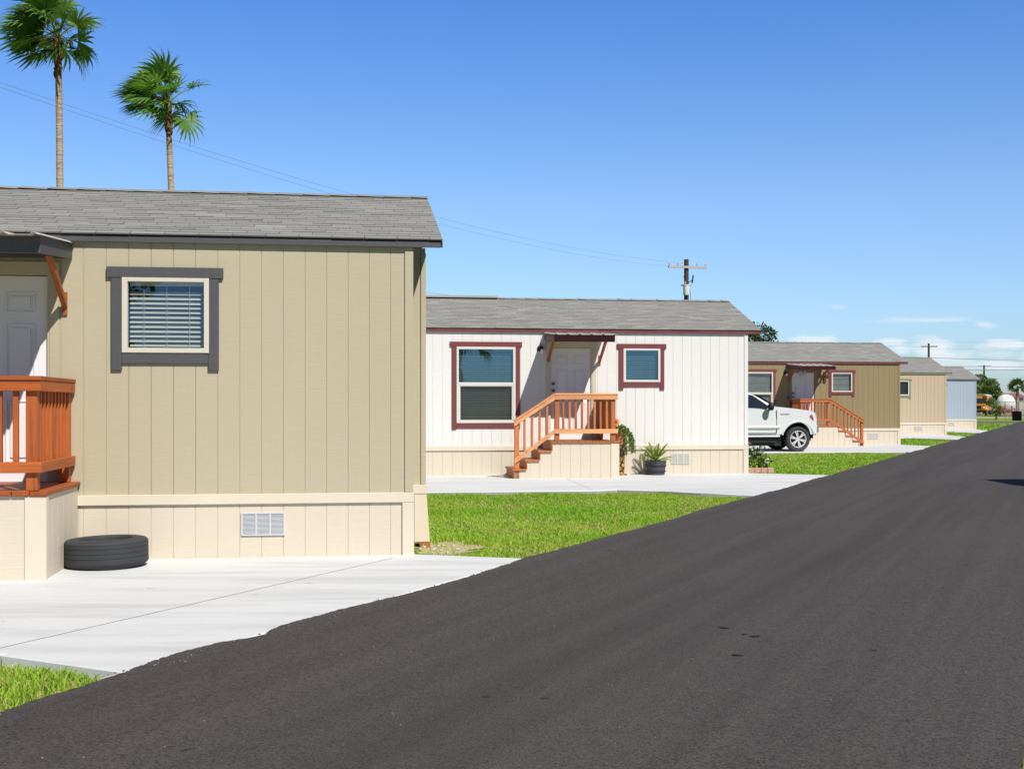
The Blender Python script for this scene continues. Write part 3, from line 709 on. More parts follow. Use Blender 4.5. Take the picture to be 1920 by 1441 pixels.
def grass():
    rng = np.random.default_rng(3); P_ = []
    block = [p for p in polys]+[homepoly(c) for c in (C1, C2, C3, C4_, C5)]
    for (x0, x1, y0, y1, dens, hh, ww) in ((-4.6, -1.6, 4.6, 7.1, 6400, .044, .0042), (-4.2, 5.2, 11.0, 21.2, 3600, .036, .0054), (3.2, 14, 24.2, 38, 760, .042, .012),
                                         (10, 20.5, 42, 52.5, 210, .055, .024), (16, 28, 54, 68, 130, .06, .03), (22, 52, 66, 112, 45, .07, .05), (-.6, 4.0, 3.4, 9.0, 1500, .05, .006)):
        n = int((x1-x0)*(y1-y0)*dens); px = rng.uniform(x0, x1, n); py = rng.uniform(y0, y1, n)
        if x0 == -.6: keep = px > xr(py)+.03+rng.random(n)**2*.25-.05
        else: keep = px < xl(py)+np.interp(py, EY, EO, right=0)-.005+rng.normal(0, .025, n)
        for b in block:
            for ox, oy in ((0, 0), (.0, .035)): keep &= ~inside(px+ox, py+oy, b)
        keep &= py < 92.6+(px+60)*.04
        d2 = ((px-ctr[0])/.42)**2+((py-ctr[1])/.64)**2; keep &= (d2 > .5+rng.random(n)) | (rng.random(n) < .10)
        cl = np.sin(px*2.1+np.sin(py*1.7)*1.3)*np.sin(py*1.9+np.sin(px*1.3)*1.7)+.5*np.sin(px*5.3+py*4.1)*np.sin(py*6.1-px*2.2)
        edge = np.clip((xl(py)-px)/.5, 0, 1)
        keep &= rng.random(n) < np.clip(.78+cl*.3, .35, 1)
        px, py, cl, edge = px[keep], py[keep], cl[keep], edge[keep]
        P_.append((px, py, cl, edge, np.full(px.shape, hh), np.full(px.shape, ww)))
    px, py, cl, edge, hh, ww = [np.concatenate(a) for a in zip(*P_)]
    n = len(px); ang = rng.uniform(0, 2*np.pi, n); h = hh*rng.uniform(.5, 1.35, n)*(1+.35*cl.clip(-1, 1)); w = ww*rng.uniform(.7, 1.3, n)
    ln = h*rng.uniform(.25, 1.1, n); la = rng.uniform(0, 2*np.pi, n); z0 = -.064
    dx, dy = np.cos(ang)*w, np.sin(ang)*w
    V = np.empty((n, 5, 3), np.float32)
    V[:, 0] = np.stack([px-dx, py-dy, np.full(n, z0)], 1); V[:, 1] = np.stack([px+dx, py+dy, np.full(n, z0)], 1)
    mx, my = px+np.cos(la)*ln*.4, py+np.sin(la)*ln*.4
    V[:, 2] = np.stack([mx+dx*.75, my+dy*.75, z0+h*.62], 1); V[:, 3] = np.stack([mx-dx*.75, my-dy*.75, z0+h*.62], 1)
    V[:, 4] = np.stack([px+np.cos(la)*ln, py+np.sin(la)*ln, z0+h], 1)
    base = (np.arange(n)*5)[:, None]
    idx = np.concatenate([base+np.array([[0, 1, 2, 3]]), base+np.array([[3, 2, 4]])], 1).astype(np.int32).ravel()
    me = bpy.data.meshes.new('grass'); me.vertices.add(n*5); me.vertices.foreach_set('co', V.ravel())
    me.loops.add(n*7); me.loops.foreach_set('vertex_index', idx); me.polygons.add(n*2)
    st = (np.arange(n)*7)[:, None]+np.array([[0, 4]]); me.polygons.foreach_set('loop_start', st.astype(np.int32).ravel()); me.update(calc_edges=True)
    dry = (rng.random(n) < np.clip(.09-.22*cl+.30*(1-edge)*rng.random(n), .03, .6))[:, None]
    k = rng.uniform(.78, 1.22, n)[:, None]; g = np.array([[.245, .47, .032]])*k*(1+rng.normal(0, .04, (n, 3))); yel = np.clip(rng.random(n)*.8+.55*np.sin(px*1.1+1.7*np.sin(py*.9))*np.sin(py*1.4+px*.5), 0, 1)[:, None]
    g = g*(1-yel*.42)+np.array([[.55, .60, .09]])*yel*.42
    d = np.array([[.55, .47, .20]])*k; c = np.where(dry, d, g); c4_ = np.concatenate([c, np.ones((n, 1))], 1).astype(np.float32)
    at = me.color_attributes.new('tint', 'FLOAT_COLOR', 'CORNER'); at.data.foreach_set('color', np.repeat(c4_, 7, 0).ravel())
    me.materials.append(m_attr('grass_blades', .6, .25, .35, var=0, bstr=0)); o = bpy.data.objects.new('grass', me); COL.objects.link(o); kind(o, 'stuff')
grass()

# ---------------------------------------------------------------- tyre by the near porch
RUB = m_plain('tyre_rubber', (.033, .036, .040), .75, var=.25, bs=60, bstr=.25)
t = MB(); Rr = .385; H_ = .255   # scaled to .36 m below
prof = [(.235, .03), (.30, .004), (.355, .012), (Rr-.008, .03), (Rr, .045)]
for k in range(4):
    z = .055+k*.043; prof += [(Rr, z), (Rr, z+.032), (Rr-.004, z+.034), (Rr-.004, z+.041)]
prof += [(Rr-.002, .222), (Rr-.010, .237), (.358, .247), (.335, .252), (.30, .2535), (.265, .252), (.25, .247), (.244, .235), (.245, .19), (.29, .16), (.3, .1), (.25, .06)]
t.lathe(prof, 64, closed=True)
ty = t.build('tyre', RUB, smooth=True, fixn=True); ty.scale = (.935, .935, .97); tx = hp(C1, -2.715, -.44); ty.location = (tx[0], tx[1], .002); ty.rotation_euler = (R(-.8), R(-1.2), .4)
tag(ty, 'worn black tyre lying flat on the concrete against the near porch', 'tyre')

# ---------------------------------------------------------------- leafy things
LEAF = m_attr('leaves', .5, .4, .3, var=0, bstr=0)
BARK = m_plain('bark', (.10, .075, .05), .9, var=.3, bs=40, bstr=.8)
def leaf(mb, p, d, n, l, w, col):
    p, d = Vector(p), Vector(d).normalized(); s_ = d.cross(Vector(n))
    if s_.length < 1e-3: s_ = d.orthogonal()
    s_.normalize(); u = s_.cross(d)*(l*.12)
    mb.add([p, p+d*l*.45+s_*w-u, p+d*l, p+d*l*.45-s_*w-u], [(0, 1, 2), (0, 2, 3)], col)
def rdir(r):
    while True:
        v = Vector((r.uniform(-1, 1), r.uniform(-1, 1), r.uniform(-1, 1)))
        if .05 < v.length < 1: return v.normalized()
def clump(mb, r, c, rad, n, ls, cols, asp=.32):
    for _ in range(n):
        d = rdir(r); q = r.uniform(.35, 1)**.6; p = Vector(c)+Vector((d.x*rad[0]*q, d.y*rad[1]*q, d.z*rad[2]*q))
        dd = (d+rdir(r)*.9+Vector((0, 0, -.1))).normalized(); k = r.uniform(.7, 1.35); cc = mul(r.choice(cols), k); l = ls*r.uniform(.6, 1.3)
        leaf(mb, p, dd, rdir(r), l, l*asp, cc)
def tree(label, loc, h, wid, n, ls, cols, seed, kindn='tree', name='tree', cz=.62, group=None, clumps=26, fill=1.0):
    r = random.Random(seed); T = thing(name, label, kindn, loc, 0, group)
    tr = MB(); fork = Vector((r.uniform(-.1, .1), 0, h*.3)); tr.tube([(0, 0, -.1), (0, 0, h*.15), fork], [h*.035, h*.028, h*.024], 8)
    cr = MB(); cs_ = []
    for i in range(clumps):
        d = rdir(r); q = r.uniform(.25, 1)**.6*fill
        c = Vector((d.x*wid*.5*q, d.y*wid*.5*q, h*cz+d.z*h*(1-cz)*.92*q)); cs_.append(c)
    for c in cs_[:10]:
        mid = (fork+c)/2+Vector((0, 0, -.05*h)); tr.tube([fork, mid, c], [h*.016, h*.01, h*.004], 5)
    for c in cs_:
        s_ = wid*r.uniform(.13, .24); clump(cr, r, c, (s_, s_, s_*.75), n//clumps, ls, cols)
    tr.build('trunk', BARK, T, smooth=True); cr.build('crown', LEAF, T); return T
DG = [(.028, .06, .016), (.042, .085, .02), (.06, .11, .024)]; MG = [(.06, .115, .022), (.085, .145, .03), (.04, .08, .016)]; YG = [(.15, .22, .04), (.11, .18, .03), (.2, .26, .055)]

def fan_leaf(mb, r, base, d, petiole, blade, wind, cols, stem, nl=26, droop=.5):
    base, d = Vector(base), Vector(d).normalized()
    tip = base+d*petiole+wind*.12+Vector((0, 0, -.10*petiole)); mid = base+d*petiole*.5+Vector((0, 0, .04))
    stem.tube([base, mid, tip], [.028, .02, .013], 5, (.14, .17, .04))
    fwd = (tip-mid).normalized(); fwd = (fwd+wind*.25).normalized()
    n = fwd.cross(Vector((0, 0, 1)))
    if n.length < .05: n = Vector((1, 0, 0))
    side = n.normalized(); nor = side.cross(fwd).normalized()
    roll = r.uniform(-1.1, 1.1); side, nor = side*math.cos(roll)+nor*math.sin(roll), nor*math.cos(roll)-side*math.sin(roll)
    k = r.uniform(.75, 1.3); cb = mul(r.choice(cols), k)
    for i in range(nl):
        a = (i/(nl-1)-.5)*2*R(104); dirn = fwd*math.cos(a)+side*math.sin(a)+nor*(.10*(1 if i % 2 else -1)+.28*abs(math.sin(a)))
        if r.random() < .10: continue
        dirn.normalize(); l = blade*r.uniform(.85, 1.08)*(.70+.30*math.cos(a*.75))*r.uniform(.9, 1.08); w0 = .080*blade*24/nl/1.4
        p = tip.copy(); dd = dirn.copy(); pts = [(p.copy(), .012)]
        for q in range(4):
            p = p+dd*(l/4); pts.append((p.copy(), (w0*.62, w0*.95, w0*.42, .003)[q]))
            g = (.16, .5, .85, .9)[q]; dd = (dd+Vector((0, 0, -droop*g))+wind*(g*.95)).normalized()
        sd = dirn.cross(nor).normalized()
        vs = []
        for pp, w in pts: vs += [pp-sd*w, pp+sd*w]
        cc = mul(cb, r.uniform(.85, 1.15))
        mb.add(vs, [(2*j, 2*j+1, 2*j+3, 2*j+2) for j in range(4)], cc)
TRUNKP = None
def m_palmtrunk():
    m, nt, out = newmat('palm_trunk')
    v = coords(nt, (1.2, 1.2, 9)); g = noise(nt, v, 2.0, 5, .6); at = N(nt, 'ShaderNodeAttribute'); at.attribute_name = 'tint'
    c = mix(nt, ramp(nt, g, [(.35, 0.), (.6, 1.)]), mix(nt, .55, at.outputs['Color'], (.05, .03, .02)), at.outputs['Color'])
    pbsdf(nt, out, c, .9, normal=bump(nt, g, .9, .05), spec=.15); return m
PTR = m_palmtrunk()
def palm(label, base, top, r0, r1, seed, n=30, wind=Vector((-1, .1, -.1)), blade=1.25, pet=1.2, cols=None, name='palm_tree', group='fan palms behind the tan home', nl=26, boots=True, elr=104):
    r = random.Random(seed); P = thing(name, label, 'palm tree', base, 0, group); b = Vector(base); tp = Vector(top)-b
    cols = cols or [(.055, .13, .02), (.09, .20, .03), (.14, .28, .045), (.22, .38, .075)]
    tr = MB(); K = 60; prev = None; pts = []
    for i in range(K+1):
        t = i/K; c = Vector((tp.x*t+.12*math.sin(t*4+seed)*(1-t)*t*2, tp.y*t, tp.z*t)); rad = r0+(r1-r0)*t
        if t > .93: rad *= 1.12
        pts.append((c, rad*(1.04 if i % 2 else .97)))
    for (c0, ra), (c1, rb) in zip(pts, pts[1:]):
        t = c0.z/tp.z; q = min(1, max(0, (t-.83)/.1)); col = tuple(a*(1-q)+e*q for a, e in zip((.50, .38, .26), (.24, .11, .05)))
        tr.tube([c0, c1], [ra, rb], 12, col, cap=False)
    if boots:
        for i in range(60):
            a = r.uniform(0, 6.28); t = r.uniform(.90, 1.0); c = Vector((tp.x*t, tp.y*t, tp.z*t)); o = Vector((math.cos(a), math.sin(a), 0))
            tr.beam(c+o*r1*.9, c+o*r1*1.45+Vector((0, 0, .22)), .07, .02, (0, 0, 1), (.17, .08, .035))
    tr.build('trunk', PTR, P, smooth=True)
    cr = MB(); st = MB(); ga = 2.39996
    for i in range(n):
        f_ = (i+.5)/n; el = R(82-elr*f_+r.uniform(-9, 9)); az = i*ga+r.uniform(-.3, .3)
        d = Vector((math.cos(az)*math.cos(el), math.sin(az)*math.cos(el), math.sin(el)))
        wk = wind*(r.uniform(.12, .4) if d.x > .1 else r.uniform(.6, 1.05))
        d2 = (d+wind*.40).normalized()
        fan_leaf(cr, r, tp+Vector((d.x*.08, d.y*.08, .05+.15*math.sin(el))), d2, pet*r.uniform(.8, 1.15)*(1 if el > 0 else .85), blade*r.uniform(.85, 1.1), wk, cols, st, nl, droop=r.uniform(.3, .6))
    cr.build('crown', LEAF, P); st.build('leaf_stalks', m_attr('stalks', .6, .3, 0, var=0, bstr=0), P)
    return P
palm('tall fan palm behind the tan home, its crown cut by the top of the photo', (-20.9, 56.5, 0), (-21.3, 56.5, 18.55), .19, .14, 3, n=40, blade=1.45, pet=1.35, wind=Vector((-1.1, .1, -.1)))
palm('shorter fan palm with wind-blown crown behind the tan home, right of the tall palm', (-16.5, 59.5, 0), (-17.0, 59.5, 16.3), .20, .13, 5, n=40, wind=Vector((-1.5, .1, -.05)), blade=1.42, pet=1.2)
tree('dark green tree showing above the roofs between the white and olive homes', (13.2, 66, 0), 5.65, 4.6, 24000, .14, DG, 12, cz=.58, clumps=44, fill=1.0)
tree('big round green tree far off beside the pale blue home', (80.6, 205, 0), 6.7, 6.6, 9000, .40, [(.11, .19, .045), (.15, .23, .055), (.08, .14, .035)], 15, cz=.55, group='far trees past the cross street')
tree('dark far tree between the big round tree and the far palm', (86.8, 235, 0), 4.6, 2.6, 1400, .42, DG, 16, cz=.55, group='far trees past the cross street')
tree('bluish dark far tree left of the far right palm', (91.5, 240, 0), 4.4, 3.6, 1800, .42, [(.025, .05, .028), (.035, .06, .03)], 17, cz=.5, group='far trees past the cross street')
tree('low dark far tree just behind the far right palm', (97, 246, 0), 4.6, 4.6, 2000, .45, DG, 18, cz=.5, group='far trees past the cross street')
palm('fan palm at the right edge far behind the white tank', (86.0, 205, 0), (86.0, 205, 4.4), .25, .22, 21, n=22, wind=Vector((-.5, 0, 0)), blade=1.15, pet=.8, group='far fan palms', nl=14, boots=False, cols=[(.05, .09, .02), (.09, .14, .03), (.12, .17, .05)])
palm('small yellowish fan palm above the school bus roof', (73.9, 190, 0), (73.9, 190, 3.0), .22, .2, 25, n=20, wind=Vector((-.3, 0, 0)), blade=1.2, pet=.9, group='far fan palms', nl=14, boots=False, cols=[(.09, .13, .03), (.13, .17, .05), (.06, .10, .02)])
# beyond the frame: what the window panes mirror
tree('shade tree across the road, outside the photo', (-5.6, -13, 0), 6.2, 4.6, 3500, .22, DG, 31, cz=.6, group='trees across the road')
palm('fan palm across the road, outside the photo', (7.6, -12, 0), (7.6, -12, 4.9), .2, .16, 33, n=22, group='palms across the road', nl=16)

# ---------------------------------------------------------------- pots by the white home
def at_home(C, u, v, z=0): p = hp(C, u, v); return (p[0], p[1], z)
r = random.Random(77)
tb = thing('potted_palm', 'young sago palm in a dark half-barrel tub against the white home', 'potted palm', at_home(C2, -2.06, -.33), TH)
m = MB(); m.lathe([(.001, .0), (.185, .0), (.192, .06), (.197, .062), (.199, .09), (.195, .092), (.205, .17), (.211, .172), (.213, .2), (.208, .202), (.215, .255), (.223, .262), (.223, .285), (.20, .285), (.195, .25), (.001, .25)], 28); tub = m.build('tub', m_plain('barrel_grey', (.055, .062, .075), .6, var=.3), tb, smooth=True)
m = MB()
for zz in (.075, .186):
    m.lathe([(.2+.07*zz-.002, zz-.014), (.2+.07*zz+.003, zz-.013), (.2+.07*zz+.005, zz+.013), (.2+.07*zz, zz+.014)], 28)
m.build('hoop', m_plain('hoop_black', (.02, .02, .024), .5), tub, smooth=True)
m = MB()
for i in range(19):
    a = i*2.4; el = R(78-62*(i/18)+r.uniform(-6, 6)); d = Vector((math.cos(a)*math.cos(el), math.sin(a)*math.cos(el), math.sin(el))); p = Vector((0, 0, .27)); l = .40*r.uniform(.8, 1.1)
    for k in range(13):
        p = p+d*(l/13); d = (d+Vector((0, 0, -.045))).normalized(); s_ = d.cross(Vector((0, 0, 1))); s_ = s_.normalized() if s_.length > .05 else Vector((1, 0, 0)); q = .105*math.sin(math.pi*(k+1.5)/15)
        for sg in (-1, 1): leaf(m, p, s_*sg*.8+d*.9+Vector((0, 0, .25)), (0, 0, 1), q, .013, mul((.26, .33, .055), r.uniform(.6, 1.3)))
m.build('fronds', LEAF, tb)
m = MB(); m.lathe([(.001, 0), (.125, 0), (.125, .025), (.075, .04), (.07, .05), (.078, .30), (.075, .58), (.10, .62), (.001, .62)], 24)
pd = m.build('flower_pedestal', m_sunflower(), smooth=True, loc=at_home(C2, -2.80, -.40)); tag(pd, 'tall narrow vase painted with sunflowers, standing at the right end of the porch', 'vase')
hb = thing('trailing_plant', 'terracotta pot of trailing greenery with an orange sunflower, on the painted vase', 'potted plant', at_home(C2, -2.84, -.42, .622), TH)
m = MB(); m.lathe([(.001, 0), (.085, 0), (.115, .2), (.13, .2), (.13, .235), (.105, .235), (.1, .2), (.001, .2)], 20); m.build('pot', m_plain('terracotta', (.42, .17, .07), .8, var=.3), hb, smooth=True)
m = MB()
clump(m, r, (.02, 0, .29), (.16, .15, .09), 320, .055, YG)
for i in range(21):
    a = r.uniform(-1.4, 1.3); p = Vector((.10*math.cos(a), .10*math.sin(a), .25)); d = Vector((math.cos(a), math.sin(a)*.7, .4)); ln = r.uniform(.15, .62)
    while ln > 0:
        p = p+d*.035; d = (d*.72+Vector((0, 0, -.33))+rdir(r)*.08).normalized(); ln -= .035
        for q in range(5): leaf(m, p+rdir(r)*.02, rdir(r)+Vector((0, 0, -.3)), rdir(r), .05, .013, mul(r.choice(YG+YG+MG), r.uniform(.9, 1.6)))
m.build('foliage', LEAF, hb)
m = MB(); cF = Vector((-.10, -.12, .46)); nF = Vector((-.1, -1, .25)).normalized(); u_ = nF.orthogonal().normalized(); v_ = nF.cross(u_)
for i in range(18):
    a = i*2*math.pi/18; d = u_*math.cos(a)+v_*math.sin(a); leaf(m, cF+d*.02, d, nF, .065, .016, (.80, .26, .03))
m.build('petals', LEAF, hb)
m = MB(); m.blob(cF+nF*.008, (.026, .026, .026), 6, (.06, .025, .01)); m.tube([cF-nF*.01, (-.06, -.04, .25)], .006, 5, (.07, .12, .03)); m.build('flower_centre', LEAF, hb)

gx, gy = hp(C2, .42, 1.25)
m = MB()
for i in range(6):
    m.box(-.42+i*.145, -.42+i*.145+.138, -.10, .10, -.064, .065+.006*(i % 2))
pv = m.build('edging_blocks', m_plain('pink_concrete', (.52, .30, .24), .85, var=.2), bevel=.008, loc=(gx+.02, gy-.55, 0)); pv.rotation_euler[2] = TH; tag(pv, 'low row of pink concrete edging blocks at the corner of the white home', 'edging')
fp = thing('flower_pot', 'pale glazed pot of leggy flowers behind the pink edging blocks', 'potted plant', (gx-.16, gy-.1, -.064), TH)
m = MB(); m.lathe([(.001, 0), (.13, 0), (.19, .16), (.21, .32), (.23, .34), (.23, .38), (.2, .38), (.001, .34)], 22); m.build('pot', m_plain('glazed_pot', (.42, .30, .22), .35, var=.45), fp, smooth=True)
m = MB(); clump(m, r, (0, 0, .44), (.22, .2, .10), 110, .055, MG)
for i in range(12):
    a = r.uniform(0, 6.28); p = Vector((.06*math.cos(a), .06*math.sin(a), .36)); q = p+Vector((.12*math.cos(a), .1*math.sin(a), r.uniform(.2, .5))); m.tube([p, q], [.006, .003], 4, (.13, .12, .05)); clump(m, r, q, (.05, .05, .05), 12, .045, DG+MG)
    if i % 3 == 0: clump(m, r, q, (.025, .025, .025), 14, .04, [(.45, .03, .03), (.7, .6, .6)], .5)
m.build('plant', LEAF, fp)
bs = thing('flowering_shrub', 'small shrub with pale flowers beside the pot at the white home corner', 'shrub', (gx+.22, gy-.12, -.064), 0)
m = MB()
for i in range(7): m.tube([(0, 0, 0), (r.uniform(-.2, .2), r.uniform(-.15, .15), .35)], [.012, .005], 5, (.12, .09, .05))
m.build('stems', LEAF, bs)
m = MB()
for i in range(11):
    c = (r.uniform(-.24, .30), r.uniform(-.22, .22), r.uniform(.16, .55)); clump(m, r, c, (.10, .10, .09), 48, .06, MG+DG)
    if r.random() < .45: clump(m, r, Vector(c)+Vector((0, -.1, 0)), (.035, .03, .035), 10, .045, [(.7, .68, .62)], .5)
m.build('foliage', LEAF, bs)

# ---------------------------------------------------------------- small things on the olive home
cx = at_home(C3, -2.86, -.02, 0)
m = MB(); m.box(-.045, .045, -.03, 0, 2.24, 2.62); m.box(-.16, .16, -.031, -.001, 2.44, 2.53); m.blob((0, -.03, 2.485), (.05, .03, .05), 6)
o = m.build('wall_cross', m_plain('rusty_iron', (.06, .045, .035), .6), loc=cx, bevel=.008); o.rotation_euler[2] = TH; tag(o, 'dark wall cross hanging between the door and window of the olive home', 'wall ornament')
m = MB()
for sg in (-1, 1):
    for k in range(3): leaf(m, (0, -.02, 0), (sg*.9, -.05, .55-.55*k), (0, 1, 0), .17, .05, (.60, .68, .80))
o = m.build('door_bow', LEAF, loc=at_home(C3, -3.70, -.03, 2.56)); o.rotation_euler[2] = TH; tag(o, 'pale blue bow hanging at the top of the olive home door', 'door ornament')
m = MB(); b0 = .725
o = thing('folding_chair', 'blue folding chair standing on the olive home porch by the door', 'folding chair', at_home(C3, -3.99, -.32, .724), TH+2.9)
BL = m_plain('blue_fabric', (.02, .07, .19), .7)
m.prism([(.20, .42), (.23, .42), (.31, .98), (.28, .98)], -.2, .2, 1); m.build('backrest', BL, o)
m = MB(); m.box(-.2, .2, -.2, .2, .40, .425); m.build('seat', BL, o)
for y in (-.21, .21):
    m = MB(); m.tube([(-.2, y, 0), (.23, y, .45), (.31, y, 1.0)], .011, 6); m.build('leg', DARK, o); m = MB(); m.tube([(.2, y, 0), (-.2, y, .42)], .011, 6); m.build('leg', DARK, o)

# ---------------------------------------------------------------- pickup truck
def truck():
    T = thing('pickup_truck', 'white four-door pickup truck parked on the driveway of the olive home', 'pickup truck', (8.66, 38.0, 0), TH+R(.5))
    PW = m_paint('white_car_paint', (.68, .70, .735)); GLS = m_glossdark('car_glass', (.014, .022, .03)); BLK = m_plain('black_plastic', (.015, .015, .016), .6); CHR = m_plain('chrome', (.75, .75, .76), .12, 1., .03)
    wr = .495; wb = -3.68; zc = .385; hw = .985
    def arch(x0):
        a0 = math.asin((.53-zc-.02)/wr) if .53 > zc else 0
        return [(x0+wr*math.cos(math.pi-t), zc+.02+wr*math.sin(t)) for t in [a0+(math.pi-2*a0)*k/14 for k in range(15)]]
    ar = arch(0); ab = arch(wb)
    # side outline, from tail bottom forward along the sill, then back over the top
    low = [(-4.92, .62), (-4.90, .55)]+ab+ar+[(.74, .53), (.86, .56), (.90, .68), (.905, .80), (.86, .84)]
    top = [(.87, 1.02), (.84, 1.12), (.74, 1.19), (.55, 1.235), (.0, 1.30), (-.55, 1.355), (-.72, 1.36), (-3.12, 1.33), (-3.13, 1.31), (-4.88, 1.31), (-4.92, 1.25)]
    prof = low+top
    sl = [-1, -.97, -.88, -.6, 0, .6, .88, .97, 1]
    def dfm(x, y, z):
        a = abs(y); yy = y*hw
        x = x if x < .5 else .5+(x-.5)*.62
        f = max(0, min(1, (x+.1)/.9)); x2 = x-.20*a**5*f*f
        if z > 1.15 and x > -.75: z += .035*(1-a**3)*min(1, (z-1.15)/.1)
        if a > .9: yy *= 1-.05*max(0, (z-.95)/.45)-.035*max(0, (.75-z)/.25)
        if a > .99 and z > 1.2: z -= .015
        return (x2, yy, z)
    m = MB(); n = len(prof); vs = []; fsx = []
    for y in sl:
        e = (1 if abs(y) < .99 else .985)
        for x, z in prof: vs.append(dfm(x, y, z))
    for k in range(len(sl)-1):
        for i in range(n):
            j = (i+1) % n; fsx.append((k*n+i, k*n+j, (k+1)*n+j, (k+1)*n+i))
    fsx += [tuple(range(n)), tuple(range((len(sl)-1)*n, len(sl)*n))[::-1]]
    m.add(vs, fsx); body = m.build('body', PW, T, smooth=True, fixn=True)
    # wheel arch lips
    for sd in (-1, 1):
        for x0 in (0, wb):
            pts = [(x0+(wr+.03)*math.cos(math.pi-t), sd*.965, zc+.02+(wr+.03)*math.sin(t)) for t in [R(12)+R(156)*k/20 for k in range(21)]]; m = MB(); m.tube(pts, .03, 8)
            m.build('arch_flare', PW, body, smooth=True)
            m = MB(); ln = [(x0+(wr-.006)*math.cos(math.pi*k/16), zc+.02+(wr-.006)*math.sin(math.pi*k/16)) for k in range(17)]
            for (xa, za), (xb, zb) in zip(ln, ln[1:]): m.face([(xa, sd*.945, za), (xb, sd*.945, zb), (xb, sd*.60, zb), (xa, sd*.60, za)])
            m.face([(x, sd*.605, z) for x, z in ln]); m.build('arch_liner', BLK, body)
    m = MB(); m.box(-4.6, .55, -.60, .60, .33, .60); m.box(-3.15, -.5, -.80, .80, .18, .56); m.tube([(wb, -.8, zc-.02), (wb, .8, zc-.02)], .09, 8); m.tube([(0, -.8, zc-.05), (0, .8, zc-.05)], .07, 8); m.build('underbody_shade', BLK, T)  # chassis and axles; wide black box hangs extra low, standing in for shadow beneath
    # cab
    cab = [(-.60, 1.345), (-1.27, 1.765), (-1.45, 1.815), (-1.8, 1.84), (-2.6, 1.835), (-2.95, 1.80), (-3.14, 1.345)]
    m = MB(); vs = []; ys = [-1, -.9, -.5, 0, .5, .9, 1]; n = len(cab)
    for y in ys:
        for x, z in cab:
            t = (z-1.345)/.5; a = abs(y); w = .945-.16*t; dz = -.05*(a**4) if t > .8 else 0; vs.append((x-.10*a**3*(1 if x > -1.4 else 0)*(1-.3*t), y*w, z+dz))
    fsx = []
    for k in range(len(ys)-1):
        for i in range(n):
            j = (i+1) % n; fsx.append((k*n+i, k*n+j, (k+1)*n+j, (k+1)*n+i))
    fsx += [tuple(range(n)), tuple(range((len(ys)-1)*n, len(ys)*n))[::-1]]
    m.add(vs, fsx); m.build('cab', PW, T, smooth=True, fixn=True)
    def sidew(pts, name, mat, out=.006):
        for sd in (-1, 1):
            m = MB(); q = [(x, sd*(.945-.16*(z-1.345)/.5+out), z) for x, z in pts]; q2 = [(x, y-sd*.02, z) for x, y, z in q]
            m.add(q+q2, [tuple(range(len(q)))]+[(i, (i+1) % len(q), len(q)+(i+1) % len(q), len(q)+i) for i in range(len(q))]); m.build(name, mat, T, fixn=True)
    sidew([(-.92, 1.385), (-1.40, 1.72), (-1.52, 1.752), (-1.93, 1.77), (-1.95, 1.345+.02), (-1.25, 1.335), (-1.02, 1.30)], 'side_window', GLS)
    sidew([(-2.05, 1.355), (-2.04, 1.77), (-2.60, 1.765), (-2.92, 1.36)], 'side_window', GLS)
    m = MB(); q = [(-.66, -.80, 1.385), (-.63, 0, 1.395), (-.66, .80, 1.385), (-1.27, .70, 1.745), (-1.235, 0, 1.765), (-1.27, -.70, 1.745)]
    m.add([(x+.03, y, z+.012) for x, y, z in q], [(0, 1, 4, 5), (1, 2, 3, 4)]); m.build('windshield', GLS, T)
    # doors: seams and creases
    m = MB()
    for sd in (-1, 1):
        for x in (-.70, -1.98, -3.06): m.box(x-.007, x+.007, sd*hw*.985, sd*(hw+.0015), .58, 1.28)
        m.box(-3.06, -.70, sd*hw*.985, sd*(hw-.008), .565, .578)
    m.build('door_seam', BLK, body)
    m = MB()
    for sd in (-1, 1): m.prism([(sd*hw, .70), (sd*(hw+.018), .745), (sd*(hw+.016), .775), (sd*hw, .80)], -3.14, -.60, 0)
    m.build('door_moulding', PW, body, fixn=True)
    for sd in (-1, 1):
        for x in (-1.80, -2.92): m = MB(); m.box(x-.10, x+.10, sd*(hw-.02), sd*(hw+.035), 1.09, 1.125); m.build('door_handle', CHR, body, bevel=.01)
        m = MB(); m.blob((-.93, sd*1.17, 1.385), (.13, .13, .125), 8); m.v = [(v[0] if v[0] < -.93 else -.93+(v[0]+.93)*.55, sd*1.17+(v[1]-sd*1.17)*.85, v[2]) for v in m.v]; m.beam((-.93, sd*.93, 1.30), (-.93, sd*1.10, 1.33), .06, .05, (1, 0, 0)); m.build('wing_mirror', BLK, T, smooth=True)
        m = MB(); m.tube([(-.62, sd*1.0, .475), (-3.02, sd*1.0, .475)], .032, 8); m.build('running_board', CHR, T, smooth=True)
        m = MB(); q = [(.36, 1.07), (.39, 1.13), (.52, 1.15), (.57, 1.13), (.58, .99), (.52, .93), (.46, .95)]
        def hl(x, z, o=.01):
            a = max(0, min(1, (x+.1)/.9)); return (x, sd*(hw*(1-.05*max(0, (z-.95)/.45))+o-.00-.06*a**3), z)
        m.add([hl(x, z) for x, z in q]+[hl(x, z, -.06) for x, z in q], [tuple(range(7))]+[(i, (i+1) % 7, 7+(i+1) % 7, 7+i) for i in range(7)]); hd = m.build('headlight', m_glossdark('lamp_lens', (.05, .07, .09)), T, fixn=True)
        m = MB(); m.face([hl(x, z, .013) for x, z in ((.365, 1.07), (.395, 1.125), (.44, 1.13), (.48, .97), (.46, .955))]); m.build('indicator', m_plain('amber_lens', (.40, .06, .03), .2), hd)
        m = MB(); m.face([hl(x, z, .014) for x, z in ((.48, .97), (.49, 1.01), (.575, 1.02), (.575, .995), (.52, .94))]); m.build('light_bar', m_plain('clear_lens', (.8, .8, .82), .1), hd)
